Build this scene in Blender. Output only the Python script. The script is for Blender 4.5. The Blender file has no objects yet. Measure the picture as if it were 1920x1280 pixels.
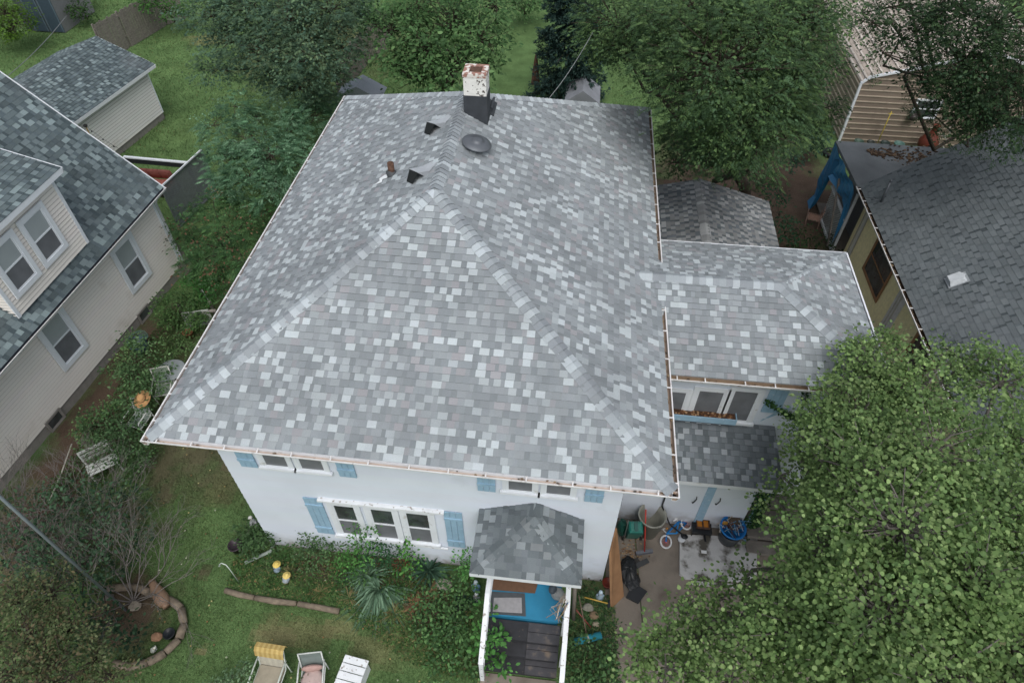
import bpy, math, random
import numpy as np
from mathutils import Vector, Matrix
random.seed(7); rng = np.random.default_rng(7)
D = bpy.data; scene = bpy.context.scene; COL = scene.collection

# ------------------------------------------------ camera, sky, sun, exposure
F_, PITCH, YAW, ROLL = 1237.488, 0.8224263, 0.1096977, 0.0042025
CAM = np.array([2.7248786, -6.2142064, 16.0903228])
def cam_axes():
    cp, sp = math.cos(PITCH), math.sin(PITCH)
    fw, up, rt = np.array([0, cp, -sp]), np.array([0, sp, cp]), np.array([1., 0, 0])
    c, s = math.cos(YAW), math.sin(YAW); R = np.array([[c, -s, 0], [s, c, 0], [0, 0, 1]])
    fw, up, rt = R @ fw, R @ up, R @ rt
    c, s = math.cos(ROLL), math.sin(ROLL)
    return c*rt + s*up, -s*rt + c*up, fw
RT, UP, FW = cam_axes()
cd = D.cameras.new("camera"); cam = D.objects.new("camera", cd); COL.objects.link(cam)
cd.sensor_width = 36; cd.lens = F_/1920*36; cd.clip_end = 2000
m = Matrix.Identity(4)
for i in range(3):
    m[i][0], m[i][1], m[i][2], m[i][3] = RT[i], UP[i], -FW[i], CAM[i]
cam.matrix_world = m; scene.camera = cam

SUN_EL, SUN_AZ = math.radians(58), math.radians(166)   # azimuth clockwise from +Y
w = D.worlds.new("World"); scene.world = w; w.use_nodes = True
nt = w.node_tree; bg = nt.nodes["Background"]
sky = nt.nodes.new("ShaderNodeTexSky"); sky.sky_type = 'NISHITA'; sky.sun_disc = False
sky.sun_elevation = SUN_EL; sky.sun_rotation = SUN_AZ
sky.air_density = 1.0; sky.dust_density = 4.0; sky.ozone_density = 1.0
hs = nt.nodes.new('ShaderNodeHueSaturation'); hs.inputs['Saturation'].default_value = .38   # thin overcast: nearly colourless sky light
nt.links.new(sky.outputs[0], hs.inputs['Color']); nt.links.new(hs.outputs[0], bg.inputs[0]); bg.inputs[1].default_value = 0.15
sl = D.lights.new("sun", 'SUN'); sl.energy = .95; sl.angle = math.radians(45); sl.color = (1, .97, .93)
so = D.objects.new("sun", sl); COL.objects.link(so)
sd = Vector((math.sin(SUN_AZ)*math.cos(SUN_EL), math.cos(SUN_AZ)*math.cos(SUN_EL), math.sin(SUN_EL)))
so.rotation_euler = sd.to_track_quat('Z', 'Y').to_euler(); so.location = (0, 0, 40)
vs = scene.view_settings; vs.view_transform = 'Standard'; vs.look = 'None'; vs.exposure = 0.03; vs.gamma = 1

# ------------------------------------------------ reading places off the ground plan
def ray(x, y): return FW + RT*(x-960)/F_ - UP*(y-640)/F_
def G(x, y, z=0.):
    d = ray(x, y); return CAM + d*(z-CAM[2])/d[2]
def onY(x, y, Y):
    d = ray(x, y); return CAM + d*(Y-CAM[1])/d[1]
def onX(x, y, X):
    d = ray(x, y); return CAM + d*(X-CAM[0])/d[0]
def onP(x, y, P, N):
    d = ray(x, y); return CAM + d*(np.dot(np.array(P)-CAM, N)/np.dot(d, N))
A3 = lambda *p: np.array(p, float)
def nrm(v): v = np.asarray(v, float); return v/np.linalg.norm(v)
ZZ = A3(0, 0, 1)
def hx(h):
    h = h.lstrip('#'); r = [int(h[i:i+2], 16)/255 for i in (0, 2, 4)]
    return tuple(c/12.92 if c <= .04045 else ((c+.055)/1.055)**2.4 for c in r)

# ------------------------------------------------ materials
def N_(t, k, **kw):
    n = t.nodes.new(k)
    for a, b in kw.items(): setattr(n, a, b)
    return n
def M(name, col=(.5, .5, .5), rough=.8, var=.15, scale=6, bump=.15, bscale=60, metal=0, attr=False, spec=.3, mix=None, stretch=None, leaf=False, fine=0., splash=False):
    if isinstance(col, str): col = hx(col)
    mt = D.materials.new(name); mt.use_nodes = True; t = mt.node_tree; L = t.links.new
    b = t.nodes["Principled BSDF"]; b.inputs["Roughness"].default_value = rough
    b.inputs["Metallic"].default_value = metal; b.inputs["Specular IOR Level"].default_value = spec
    tc = N_(t, "ShaderNodeTexCoord"); src = tc.outputs["Object"]
    if stretch:
        mp = N_(t, "ShaderNodeMapping"); mp.inputs["Scale"].default_value = stretch; L(src, mp.inputs[0]); src = mp.outputs[0]
    def noise(s, det=4):
        n = N_(t, "ShaderNodeTexNoise"); n.inputs["Scale"].default_value = s; n.inputs["Detail"].default_value = det; L(src, n.inputs["Vector"]); return n.outputs[0]
    def rng_(v, a, bb, c, d):
        n = N_(t, "ShaderNodeMapRange"); L(v, n.inputs[0])
        for i, q in enumerate((a, bb, c, d)): n.inputs[i+1].default_value = q
        return n.outputs[0]
    if attr:
        an = N_(t, "ShaderNodeAttribute"); an.attribute_name = "col"; c = an.outputs["Color"]
    else:
        rn = N_(t, "ShaderNodeRGB"); rn.outputs[0].default_value = (*col, 1); c = rn.outputs[0]
    def mul(c, f):
        v = N_(t, "ShaderNodeVectorMath", operation='SCALE'); L(c, v.inputs[0]); L(f, v.inputs[3]); return v.outputs[0]
    if var: c = mul(c, rng_(noise(scale), .25, .75, 1-var, 1+var))
    if fine: c = mul(c, rng_(noise(bscale*1.5, 2), .3, .7, 1-fine, 1+fine))
    if mix:
        for mc, ms, lo, hi in (mix if isinstance(mix[0], (tuple, list)) and not isinstance(mix[1], (int, float)) else [mix]):
            if isinstance(mc, str): mc = hx(mc)
            mx = N_(t, "ShaderNodeMix", data_type='RGBA'); L(rng_(noise(ms, 6), lo, hi, 0, 1), mx.inputs[0])
            L(c, mx.inputs[6]); mx.inputs[7].default_value = (*mc, 1); c = mx.outputs[2]
    if splash:                      # soil splashed up the foot of a wall
        sx_ = N_(t, "ShaderNodeSeparateXYZ"); gm = N_(t, "ShaderNodeNewGeometry"); L(gm.outputs["Position"], sx_.inputs[0])
        f = N_(t, "ShaderNodeMath", operation='MULTIPLY'); L(rng_(sx_.outputs[2], .1, .75, 1, 0), f.inputs[0]); L(rng_(noise(3.5, 6), .35, .65, .15, .9), f.inputs[1])
        mx = N_(t, "ShaderNodeMix", data_type='RGBA'); L(f.outputs[0], mx.inputs[0]); L(c, mx.inputs[6]); mx.inputs[7].default_value = (*hx('#8d867b'), 1); c = mx.outputs[2]
    L(c, b.inputs["Base Color"])
    if bump:
        bn = N_(t, "ShaderNodeBump"); bn.inputs["Strength"].default_value = bump; bn.inputs["Distance"].default_value = .01
        L(noise(bscale), bn.inputs["Height"]); L(bn.outputs[0], b.inputs["Normal"])
    if leaf:
        tr = N_(t, "ShaderNodeBsdfTranslucent"); L(c, tr.inputs[0]); ms = N_(t, "ShaderNodeMixShader"); ms.inputs[0].default_value = .42
        L(b.outputs[0], ms.inputs[1]); L(tr.outputs[0], ms.inputs[2]); L(ms.outputs[0], t.nodes["Material Output"].inputs[0])
    return mt
MT = {}
MT['shingle'] = M('shingle', attr=True, rough=.95, var=.12, scale=.7, bump=.6, bscale=150, fine=.24, spec=.12, mix=('#82878b', .55, .52, 1.1))
MT['oldshingle'] = M('weathered_shingle', attr=True, rough=.95, var=.22, scale=.9, bump=.5, bscale=120, fine=.2, spec=.1)
MT['white'] = M('white_paint', '#dfe4ea', rough=.55, var=.05, scale=3, bump=.08, bscale=40, mix=('#a9a59c', 5, .62, .85))
MT['housewall'] = M('pale_blue_white_wall_paint', '#d3dcea', rough=.75, var=.06, scale=1.1, bump=.12, bscale=30, mix=('#b4b9c0', 1.6, .60, .9), stretch=(1, 1, .6))
MT['peel'] = M('peeling_white_paint', '#e2e6ea', rough=.7, var=.08, scale=4, bump=.6, bscale=18, mix=('#9a938c', 10, .60, .68), stretch=(1, 1, 1))
MT['brickpeel'] = M('peeling_paint_over_red_brick', '#9a7468', rough=.85, var=.15, scale=5, bump=.6, bscale=20, mix=('#dcd8d2', 9, .46, .54))
MT['chim'] = M('peeling_chimney_paint', '#e6e6e2', rough=.8, var=.08, scale=4, bump=.7, bscale=22, mix=('#5a5450', 16, .58, .63))
MT['gutter'] = M('gutter_enamel', attr=True, rough=.5, var=.12, scale=5, bump=.1, mix=('#85766b', 8, .60, .78))
MT['blue'] = M('light_blue_shutter_paint', '#93b3c9', rough=.6, var=.08, scale=5, bump=.2, bscale=40, mix=('#b9cbd8', 12, .6, .75))
MT['vinyl'] = M('vinyl_siding', attr=True, rough=.6, var=.05, scale=.8, bump=.05, mix=('#b9ae9d', .9, .6, .95))
MT['vinyltrim'] = M('vinyl_trim', '#e2e8ee', rough=.5, var=.04, bump=.03)
MT['glass'] = M('dark_window_glass', '#43484a', rough=.06, var=.5, scale=3.5, bump=0, spec=.8)
MT['screen'] = M('window_screen', '#6d7075', rough=.45, var=.22, scale=3, bump=0, spec=.4)
MT['blind'] = M('window_blind_behind_glass', '#a4adb0', rough=.12, var=.06, scale=2, bump=0, spec=.6)
MT['sill'] = M('stained_wood', '#8f6f52', rough=.7, var=.2)
MT['dark'] = M('dark_metal', '#2b2d30', rough=.6, var=.15, bump=.1)
MT['flash'] = M('black_flashing', '#3f4348', rough=.7, var=.2, scale=5, bump=.2)
MT['vent'] = M('grey_vent_metal', '#64696f', rough=.45, var=.1, metal=.3, bump=.05)
MT['rust'] = M('rusty_iron', '#5c463b', rough=.9, var=.35, scale=12, bump=.4)
MT['concrete'] = M('concrete', '#827a71', rough=.95, var=.16, scale=1.5, bump=.4, bscale=40, mix=('#6b625a', 2.2, .52, .75), fine=.06)
MT['foundation'] = M('foundation_block', '#8d8a86', rough=.95, var=.15, bump=.4)
MT['patio'] = M('white_painted_slab', '#b8b8b8', rough=.9, var=.15, scale=3, bump=.4, mix=('#5a5751', 2.3, .56, .66), fine=.1)
MT['wood'] = M('weathered_grey_wood', '#7b7670', rough=.9, var=.3, scale=4, bump=.5, stretch=(1, 1, 6))
MT['board'] = M('bare_brown_board', '#957254', rough=.8, var=.2, scale=3, bump=.3)
MT['log'] = M('weathered_log', '#7d7264', rough=.95, var=.35, scale=7, bump=.8, bscale=25)
MT['step'] = M('dark_deck_tread', '#343539', rough=.75, var=.25, scale=5, bump=.3, mix=('#6b6053', 9, .62, .8))
MT['tread2'] = M('lighter_tread', '#4a4a4e', rough=.8, var=.25, scale=5, bump=.3, mix=('#7d7062', 5, .55, .8))
MT['deckblue'] = M('bright_blue_deck_paint', '#2f7fa3', rough=.6, var=.1, scale=3, bump=.15, mix=('#4f7f98', 6, .62, .8))
MT['leaf'] = M('leaf', attr=True, rough=.55, var=0, bump=0, leaf=True, spec=.25)
MT['plant'] = M('plant_blades', attr=True, rough=.6, var=0, bump=0, leaf=True, spec=.2)
MT['bark'] = M('bark', '#4c443c', rough=.95, var=.3, scale=8, bump=.8, bscale=30)
MT['twig'] = M('grey_twig', '#75706d', rough=.95, var=.2, scale=8, bump=.3)
MT['tan'] = M('tan_ribbed_metal', '#a18f7f', rough=.55, var=.12, scale=1.2, bump=.05, mix=('#837466', 2, .55, .8))
MT['tanroof'] = M('weathered_ribbed_roof', '#a59d93', rough=.6, var=.2, scale=1.5, bump=.1, mix=('#6e6257', 2, .5, .75))
MT['attr'] = M('painted_colour', attr=True, rough=.6, var=.12, scale=8, bump=.1)
MT['glossattr'] = M('plastic', attr=True, rough=.35, var=.08, scale=8, bump=.03)
MT['fabric'] = M('woven_fabric', attr=True, rough=.95, var=.12, scale=10, bump=.4, bscale=120)

# ------------------------------------------------ mesh builder and object tree
WL = {}
class MB:
    def __init__(s, O=(0, 0, 0), X=(1, 0, 0), Y=(0, 1, 0), Z=(0, 0, 1)):
        s.v = []; s.f = []; s.c = []; s.col = (.5, .5, .5); s.fr(O, X, Y, Z)
    def fr(s, O=(0, 0, 0), X=(1, 0, 0), Y=(0, 1, 0), Z=(0, 0, 1)):
        s.O = np.array(O, float); s.B = np.array([X, Y, Z], float); return s
    def pt(s, p): return s.O + np.asarray(p, float) @ s.B
    def add(s, pts, faces, col=None):
        n = len(s.v); s.v.extend([tuple(s.pt(p)) for p in pts])
        for f in faces: s.f.append(tuple(n+i for i in f)); s.c.append(col or s.col)
        return s
    def box(s, x0, x1, y0, y1, z0, z1, col=None):
        p = [(x, y, z) for z in (z0, z1) for y in (y0, y1) for x in (x0, x1)]
        return s.add(p, [(0, 2, 3, 1), (4, 5, 7, 6), (0, 1, 5, 4), (2, 6, 7, 3), (0, 4, 6, 2), (1, 3, 7, 5)], col)
    def poly(s, pts, col=None): return s.add(pts, [tuple(range(len(pts)))], col)
    def slab(s, pts, d, col=None):      # polygon pushed by vector d into a solid
        n = len(pts); d = np.asarray(d, float); q = [np.asarray(p, float)+d for p in pts]
        fs = [tuple(range(n)), tuple(range(2*n-1, n-1, -1))]+[(i, (i+1) % n+0, (i+1) % n+n, i+n) for i in range(n)]
        return s.add(list(pts)+q, fs, col)
    def tube(s, path, r, n=7, col=None, caps=True):
        P = [np.asarray(p, float) for p in path]; rr = r if isinstance(r, (list, tuple)) else [r]*len(P)
        vs_, fs = [], []; ref = None
        for i, p in enumerate(P):
            t = nrm(P[min(i+1, len(P)-1)]-P[max(i-1, 0)])
            if ref is None: ref = nrm(np.cross(t, A3(.3, .2, 1) if abs(t[2]) < .9 else A3(1, .1, 0)))
            a = nrm(ref-t*np.dot(ref, t)); b = np.cross(t, a); ref = a
            for k in range(n):
                an = 2*math.pi*k/n; vs_.append(p+(a*math.cos(an)+b*math.sin(an))*rr[i])
        for i in range(len(P)-1):
            for k in range(n): fs.append((i*n+k, i*n+(k+1) % n, (i+1)*n+(k+1) % n, (i+1)*n+k))
        if caps: fs += [tuple(range(n-1, -1, -1)), tuple(range((len(P)-1)*n, len(P)*n))]
        return s.add(vs_, fs, col)
    def lathe(s, prof, c=(0, 0, 0), n=20, ax=None, col=None, sx=1, sy=1):
        ax = nrm(ax) if ax is not None else ZZ
        a = nrm(np.cross(ax, A3(0, 1, 0) if abs(ax[1]) < .9 else A3(1, 0, 0))); b = np.cross(ax, a); c = np.asarray(c, float)
        vs_ = [c+ax*z+(a*math.cos(2*math.pi*k/n)*sx+b*math.sin(2*math.pi*k/n)*sy)*r for r, z in prof for k in range(n)]
        fs = [(i*n+k, i*n+(k+1) % n, (i+1)*n+(k+1) % n, (i+1)*n+k) for i in range(len(prof)-1) for k in range(n)]
        if prof[0][0] > 1e-4: fs.append(tuple(range(n-1, -1, -1)))
        if prof[-1][0] > 1e-4: fs.append(tuple(range((len(prof)-1)*n, len(prof)*n)))
        return s.add(vs_, fs, col)
    def blob(s, c, rx, ry, rz, n=12, col=None, jit=0.):
        vs_, fs = [], []; m = n//2
        for i in range(m+1):
            th = math.pi*i/m
            for k in range(n):
                ph = 2*math.pi*k/n; q = 1+random.uniform(-jit, jit)
                vs_.append((c[0]+rx*q*math.sin(th)*math.cos(ph), c[1]+ry*q*math.sin(th)*math.sin(ph), c[2]+rz*q*math.cos(th)))
        for i in range(m):
            for k in range(n): fs.append((i*n+k, (i+1)*n+k, (i+1)*n+(k+1) % n, i*n+(k+1) % n))
        return s.add(vs_, fs, col)
    def build(s, name, mat, parent=None, smooth=False, loc=None, label=None):
        me = D.meshes.new(name); L = WL[parent.name] if parent is not None else np.array(loc if loc is not None else (0, 0, 0), float)
        me.from_pydata([tuple(np.array(p)-L) for p in s.v], [], s.f)
        at = me.attributes.new("col", 'FLOAT_COLOR', 'FACE'); at.data.foreach_set("color", np.array([(*c, 1) for c in s.c], 'f').ravel())
        if smooth: me.polygons.foreach_set("use_smooth", [True]*len(me.polygons))
        me.materials.append(MT[mat] if isinstance(mat, str) else mat)
        o = D.objects.new(name, me); COL.objects.link(o)
        if parent is not None: o.parent = parent
        else: o.location = tuple(L)
        WL[o.name] = L
        if label: o['label'] = label
        return o
def mesh_np(name, V, F, C, mat, parent=None, loc=None):
    L = WL[parent.name] if parent is not None else np.array(loc if loc is not None else (0, 0, 0), float)
    me = D.meshes.new(name); V = np.asarray(V, 'f')-L.astype('f'); k = F.shape[1]
    me.vertices.add(len(V)); me.vertices.foreach_set("co", V.ravel())
    me.loops.add(F.size); me.loops.foreach_set("vertex_index", F.astype('i').ravel())
    me.polygons.add(len(F)); me.polygons.foreach_set("loop_start", np.arange(0, F.size, k, dtype='i'))
    me.update(calc_edges=True)
    at = me.attributes.new("col", 'FLOAT_COLOR', 'FACE'); at.data.foreach_set("color", np.concatenate([C, np.ones((len(C), 1))], 1).astype('f').ravel())
    me.materials.append(MT[mat]); o = D.objects.new(name, me); COL.objects.link(o)
    if parent is not None: o.parent = parent
    else: o.location = tuple(L)
    WL[o.name] = L; return o
def tag(o, label, cat, group=None):
    o['label'] = label; o['category'] = cat
    if group: o['group'] = group
    return o
def thing(name, label, cat, loc, group=None):
    o = D.objects.new(name, None); o.empty_display_size = .2; COL.objects.link(o); o.location = tuple(float(q) for q in loc)
    WL[o.name] = np.array(loc, float); return tag(o, label, cat, group)
def kind(o, k='structure'): o['kind'] = k; return o

# ------------------------------------------------ courses of shingles / clapboards clipped to a convex polygon
def clip2(P, a, b, c):                  # keep a*u+b*v>=c
    out = []
    for i in range(len(P)):
        p, q = P[i], P[(i+1) % len(P)]; dp, dq = a*p[0]+b*p[1]-c, a*q[0]+b*q[1]-c
        if dp >= 0: out.append(p)
        if (dp >= 0) != (dq >= 0):
            t = dp/(dp-dq); out.append((p[0]+(q[0]-p[0])*t, p[1]+(q[1]-p[1])*t))
    return out
def basis(poly):
    O = np.asarray(poly[0], float); U = nrm(np.asarray(poly[1])-O); N = nrm(np.cross(U, np.asarray(poly[-1])-O)); return O, U, np.cross(N, U), N
def pick(pal):
    r = random.random()*sum(p[0] for p in pal)
    for p in pal:
        r -= p[0]
        if r <= 0: break
    c = p[1]; k = random.uniform(.93, 1.07); return (c[0]*k*random.uniform(.992, 1.006), c[1]*k, c[2]*k*random.uniform(.995, 1.012))
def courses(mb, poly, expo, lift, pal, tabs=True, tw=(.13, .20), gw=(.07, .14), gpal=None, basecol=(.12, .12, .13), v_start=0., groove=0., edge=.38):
    O, U, V, N = basis(poly)
    P2 = [(float(np.dot(np.asarray(p)-O, U)), float(np.dot(np.asarray(p)-O, V))) for p in poly]
    to3 = lambda p, h: O+U*p[0]+V*p[1]+N*h
    mb.poly([to3(p, -groove*.25) for p in P2], basecol)
    vmax = max(p[1] for p in P2); v = v_start
    while v < vmax-.01:
        band = clip2(clip2(P2, 0, 1, v), 0, -1, -(v+expo))
        if len(band) >= 3:
            u0, u1 = min(p[0] for p in band), max(p[0] for p in band)
            u = u0-random.uniform(0, .25) if tabs else u0; tooth = random.random() < .5
            if not tabs: lines = [(u0, u1, True)]
            else:
                lines = []
                while u < u1:
                    wd = random.uniform(*(tw if tooth else gw)); lines.append((u, u+wd, tooth)); u += wd
                    tooth = not tooth if random.random() < .85 else tooth
            for a, b, th in lines:
                q = band if not tabs else clip2(clip2(band, 1, 0, a), -1, 0, -b)
                if groove: q = clip2(q, 0, -1, -(v+expo*(1-groove)))
                if len(q) < 3: continue
                c = (pick(pal if (th or not gpal) else gpal) if tabs else tuple(x*random.uniform(.99, 1.01) for x in pal[0][1])); lf = lift if th else lift*.5
                hh = lambda p: lf*(1-(p[1]-v)/expo)+.0015
                mb.poly([to3(p, hh(p)) for p in q], c)
                for i in range(len(q)):
                    p, r = q[i], q[(i+1) % len(q)]
                    low = abs(p[1]-v) < 1e-6 and abs(r[1]-v) < 1e-6
                    if low or (tabs and th and abs(p[0]-r[0]) < 1e-6):
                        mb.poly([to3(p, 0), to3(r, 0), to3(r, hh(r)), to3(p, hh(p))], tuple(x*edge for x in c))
        v += expo
def caps(mb, P0, P1, N1, N2, pal, wd=.165, e=.145, h=.032):
    P0, P1 = np.asarray(P0, float), np.asarray(P1, float); L = np.linalg.norm(P1-P0); T = (P1-P0)/L
    s1 = nrm(np.cross(T, N1)); s2 = nrm(np.cross(T, N2))
    if np.dot(s1, N2) > 0: s1 = -s1
    if np.dot(s2, N1) > 0: s2 = -s2
    if s1[2] > 0 : s1 = -s1
    if s2[2] > 0 : s2 = -s2
    nm = nrm(N1+N2); n = int(L/e)
    for k in range(n):
        a, b = k*L/n, min((k+1)*L/n+.01, L); c = pick(pal); p0, p1 = P0+T*a, P0+T*b; lo = .004
        def row(p, hh): return [p+s1*wd+N1*(hh*.6), p+s1*wd*.35+N1*hh*1.1, p+nm*hh*1.25, p+s2*wd*.35+N2*hh*1.1, p+s2*wd+N2*(hh*.6)]
        A, B = row(p0, h), row(p1, h*.35); Z = row(p0, lo*.2)
        for i in range(4):
            mb.poly([A[i], A[i+1], B[i+1], B[i]], c); mb.poly([Z[i], Z[i+1], A[i+1], A[i]], tuple(x*.62 for x in c))
        for i, nn in ((0, N1), (4, N2)): mb.poly([A[i], B[i], B[i]-nn*h*.3, A[i]-nn*h*.6], tuple(x*.4 for x in c))
def gutter(parent, P0, P1, out, dirt='#8f7a68', w_=.105, hang=.75, debris=0):
    P0, P1 = np.asarray(P0, float), np.asarray(P1, float); L = np.linalg.norm(P1-P0); T = (P1-P0)/L; out = nrm(out)
    prof = [(-.008, .0), (-.004, .0), (-.002, -.085), (w_*.7, -.085), (w_*.97, -.03), (w_*.97, .0), (w_+.02, .004), (w_+.02, -.012), (w_, -.03), (w_*.75, -.1), (-.012, -.1)]
    mb = MB(P0, T, out, ZZ); n = len(prof); wh = hx('#e4e4e4'); di = hx(dirt)
    pts = [(0, a, b) for a, b in prof]+[(L, a, b) for a, b in prof]
    for i in range(n):
        j = (i+1) % n; mb.add([pts[i], pts[j], pts[j+n], pts[i+n]], [(0, 1, 2, 3)], di if i in (1, 2, 3) else wh)
    mb.add(pts[:n], [tuple(range(n))], wh); mb.add(pts[n:], [tuple(range(n))], wh)
    x = .3
    while x < L:
        mb.box(x-.012, x+.012, 0, w_, -.012, .006, wh); x += hang*random.uniform(.8, 1.15)
    for i in range(int(debris*L)):
        a = random.uniform(0, L); s = random.uniform(.01, .026); c = random.choice(['#5b4c40', '#75644f', '#8d7b60', '#4c443b', '#7d6a58'])
        mb.blob((a, random.uniform(.02, w_-.02), -.06+random.uniform(0, .035)), s*1.6, s, s*.6, 6, hx(c), .3)
    return mb.build('gutter', 'gutter', parent)
def window(parent, O, U, w_, h_, sill=True, lower='screen', upper='glass', trim='white', tw=.09, split=.5, name='window', proud=.035):
    U = nrm(U); N = np.cross(U, ZZ); O = np.asarray(O, float)+N*.016; m1 = MB(O, U, N, ZZ); t = tw
    m1.box(-t, 0, 0, proud, -t, h_+t).box(w_, w_+t, 0, proud, -t, h_+t).box(0, w_, 0, proud, h_, h_+t)
    if sill: m1.box(-t-.04, w_+t+.04, 0, proud+.05, -t*.7-.001, -.002)
    else: m1.box(0, w_, 0, proud, -t, 0)
    o = m1.build(name, trim, parent); f = .04
    m2 = MB(O, U, N, ZZ); m2.box(0, f, .0, .024, 0, h_).box(w_-f, w_, 0, .024, 0, h_).box(f, w_-f, 0, .024, 0, f).box(f, w_-f, 0, .024, h_-f, h_)
    if split: m2.box(f, w_-f, .0, .028, h_*split-.02, h_*split+.02)
    m2.build('sash', trim, o)
    def pane(z0, z1, mt, y):
        MB(O, U, N, ZZ).box(f, w_-f, .001, y, z0, z1).build('pane', mt, o)
    if split: pane(h_*split+.02, h_-f, upper, .008); pane(f, h_*split-.02, lower, .012)
    else: pane(f, h_-f, lower, .01)
    return o
def shutter(parent, O, U, w_, h_):
    U = nrm(U); N = np.cross(U, ZZ); O = np.asarray(O, float)+N*.014; m1 = MB(O, U, N, ZZ); n = 3; b = w_/n
    for i in range(n): m1.box(i*b+.004, (i+1)*b-.004, .004, .026, 0, h_)
    for z in (.16*h_, .8*h_):
        m1.box(0, w_, .026, .05, z, z+.07)
    return m1.build('shutter', 'blue', parent)
# ------------------------------------------------ ground and the roads, walks, beds on it
VT = np.random.default_rng(3).random((256, 256))
def vnoise(x, y):
    xi, yi = np.floor(x).astype(int), np.floor(y).astype(int); fx, fy = x-xi, y-yi; fx, fy = fx*fx*(3-2*fx), fy*fy*(3-2*fy); g = lambda a, b: VT[a % 256, b % 256]
    return (g(xi, yi)*(1-fx)+g(xi+1, yi)*fx)*(1-fy)+(g(xi, yi+1)*(1-fx)+g(xi+1, yi+1)*fx)*fy
def fbm(x, y, o):
    r_, a, s = 0, .5, 0
    for i in range(o): r_ = r_+a*vnoise(x*2**i+17*i, y*2**i+5*i); s += a; a *= .55
    return r_/s
def gcol(x, y):
    """soil and worn-grass colouring of the one ground sheet: rgb per vertex"""
    gr = np.array(hx('#556f46')); gr2 = np.array(hx('#60784c')); tanc = np.array(hx('#7f7458')); soil = np.array(hx('#5a4d42')); mulch = np.array(hx('#574b42'))
    n = fbm(x*.8, y*.8, 3)
    c = gr[None]*(1-n[:, None])+gr2[None]*n[:, None]
    nz = fbm(x*2.2+40, y*2.2+11, 4)
    def patch(c, cx, cy, rx, ry, col, a, p=1.5):
        d = ((x-cx)/rx)**2+((y-cy)/ry)**2; wv = 1.9*(nz-.5)
        k = a*np.clip(1.25-d**(p/2)+wv*np.exp(-(d-1)**2), 0, 1); return c*(1-k[:, None])+col[None]*k[:, None]
    for px, py, rx, ry, col, a in [(425, 905, .75, .8, tanc, .3), (400, 930, .4, .5, tanc, .2), (560, 1185, .9, .5, tanc, .5), (510, 1195, .5, .35, tanc, .4), (640, 1180, .5, .3, tanc, .5), (690, 1215, .6, .5, tanc, .35), (740, 1200, .8, .6, tanc, .35), (380, 1070, .2, .2, soil, .7), (378, 1220, .15, .12, tanc, .6), (600, 1060, .9, .4, soil, .9), (600, 1085, 1.2, .25, soil, .5),
                                   (720, 1080, 1.6, .7, soil, .8), (800, 1130, .8, .6, soil, .8), (440, 900, .5, .9, soil, .12)]:
        g = G(px, py); c = patch(c, g[0], g[1], rx, ry, col, a)
    c = patch(c, -10.9, 3.5, 1.15, 5.5, soil, 1, 3)          # strip along the left neighbour
    c = patch(c, -7.2, 6.5, 2.4, 5.4, soil, .75, 3)
    c = patch(c, 10.2, 18.6, 4.3, 6.2, mulch, 1, 4)           # leaf-littered yard at the rear right
    c = patch(c, 11.4, 10.5, 1.6, 7, soil, 1, 3)
    c = patch(c, 4.0, -.6, .8, 1.6, soil, .7, 3)
    g = G(240, 1150); c = patch(c, g[0], g[1], 1.1, 1.2, soil, .95, 2)
    g = G(150, 1000); c = patch(c, g[0], g[1], 2.0, 1.6, soil, .3, 2)
    g = G(600, 90); c = patch(c, g[0], g[1], 5, 5, soil, .5, 2)
    g = G(395, 75); c = patch(c, g[0], g[1], 1.5, .8, tanc, .5, 2)
    c = c*(.84+.32*fbm(x*2.9+9, y*2.9+70, 4))[:, None]
    far = np.clip((np.hypot(x, y)-14)/30, 0, 1)[:, None]
    return c*(1+far*.1)
def axis(lo, hi, st, far): return np.concatenate([np.linspace(-far, lo, 14)[:-1], np.arange(lo, hi, st), np.linspace(hi, far, 14)[1:]])
gx, gy = axis(-32, 28, .14, 400), axis(-8, 40, .14, 400); XX, YY = np.meshgrid(gx, gy)
V = np.stack([XX.ravel(), YY.ravel(), np.zeros(XX.size)], 1)
near = (np.abs(V[:, 0]) < 40) & (V[:, 1] < 42)
V[:, 2] = np.where(near, .012*np.sin(V[:, 0]*2.1+V[:, 1]*1.1)+.010*np.sin(V[:, 1]*3.3-V[:, 0]*1.7)-.025, -.03)
nx, ny = len(gx), len(gy); I = (np.arange(ny-1)[:, None]*nx+np.arange(nx-1)[None]).ravel(); Fq = np.stack([I, I+1, I+1+nx, I+nx], 1)
cx = V[Fq][:, :, :2].mean(1); MT['ground'] = M('lawn_and_soil', attr=True, rough=.98, var=.22, scale=1.1, bump=1.0, bscale=45, fine=.5, spec=.05)
kind(mesh_np('ground', V, Fq, gcol(cx[:, 0], cx[:, 1]), 'ground'))

def flat(name, pts, z, mat, th=.1, k='structure', lab=None, cat=None):
    mb = MB(); mb.slab([(p[0], p[1], z) for p in pts], (0, 0, -th)); o = mb.build(name, mat)
    if k: kind(o, k)
    return o
def P2(*px): return [G(a, b)[:2] for a, b in px]
# concrete drive at the right, in cast slabs, and the strip with its kerb joint
flat('driveway', [(4.35, 2.6), (4.3, -.2), (4.5, -7), (5.32, -7), (5.2, -.2), (5.02, 2.6)], .012, 'concrete')
flat('driveway', [(5.045, 2.6), (5.225, -.2), (5.345, -7), (9.2, -7), (9.0, 2.6)], .016, 'concrete')
flat('walkway', [(1.55, -1.62), (3.25, -1.62), (3.3, -7), (1.6, -7)], .02, 'concrete')

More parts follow.
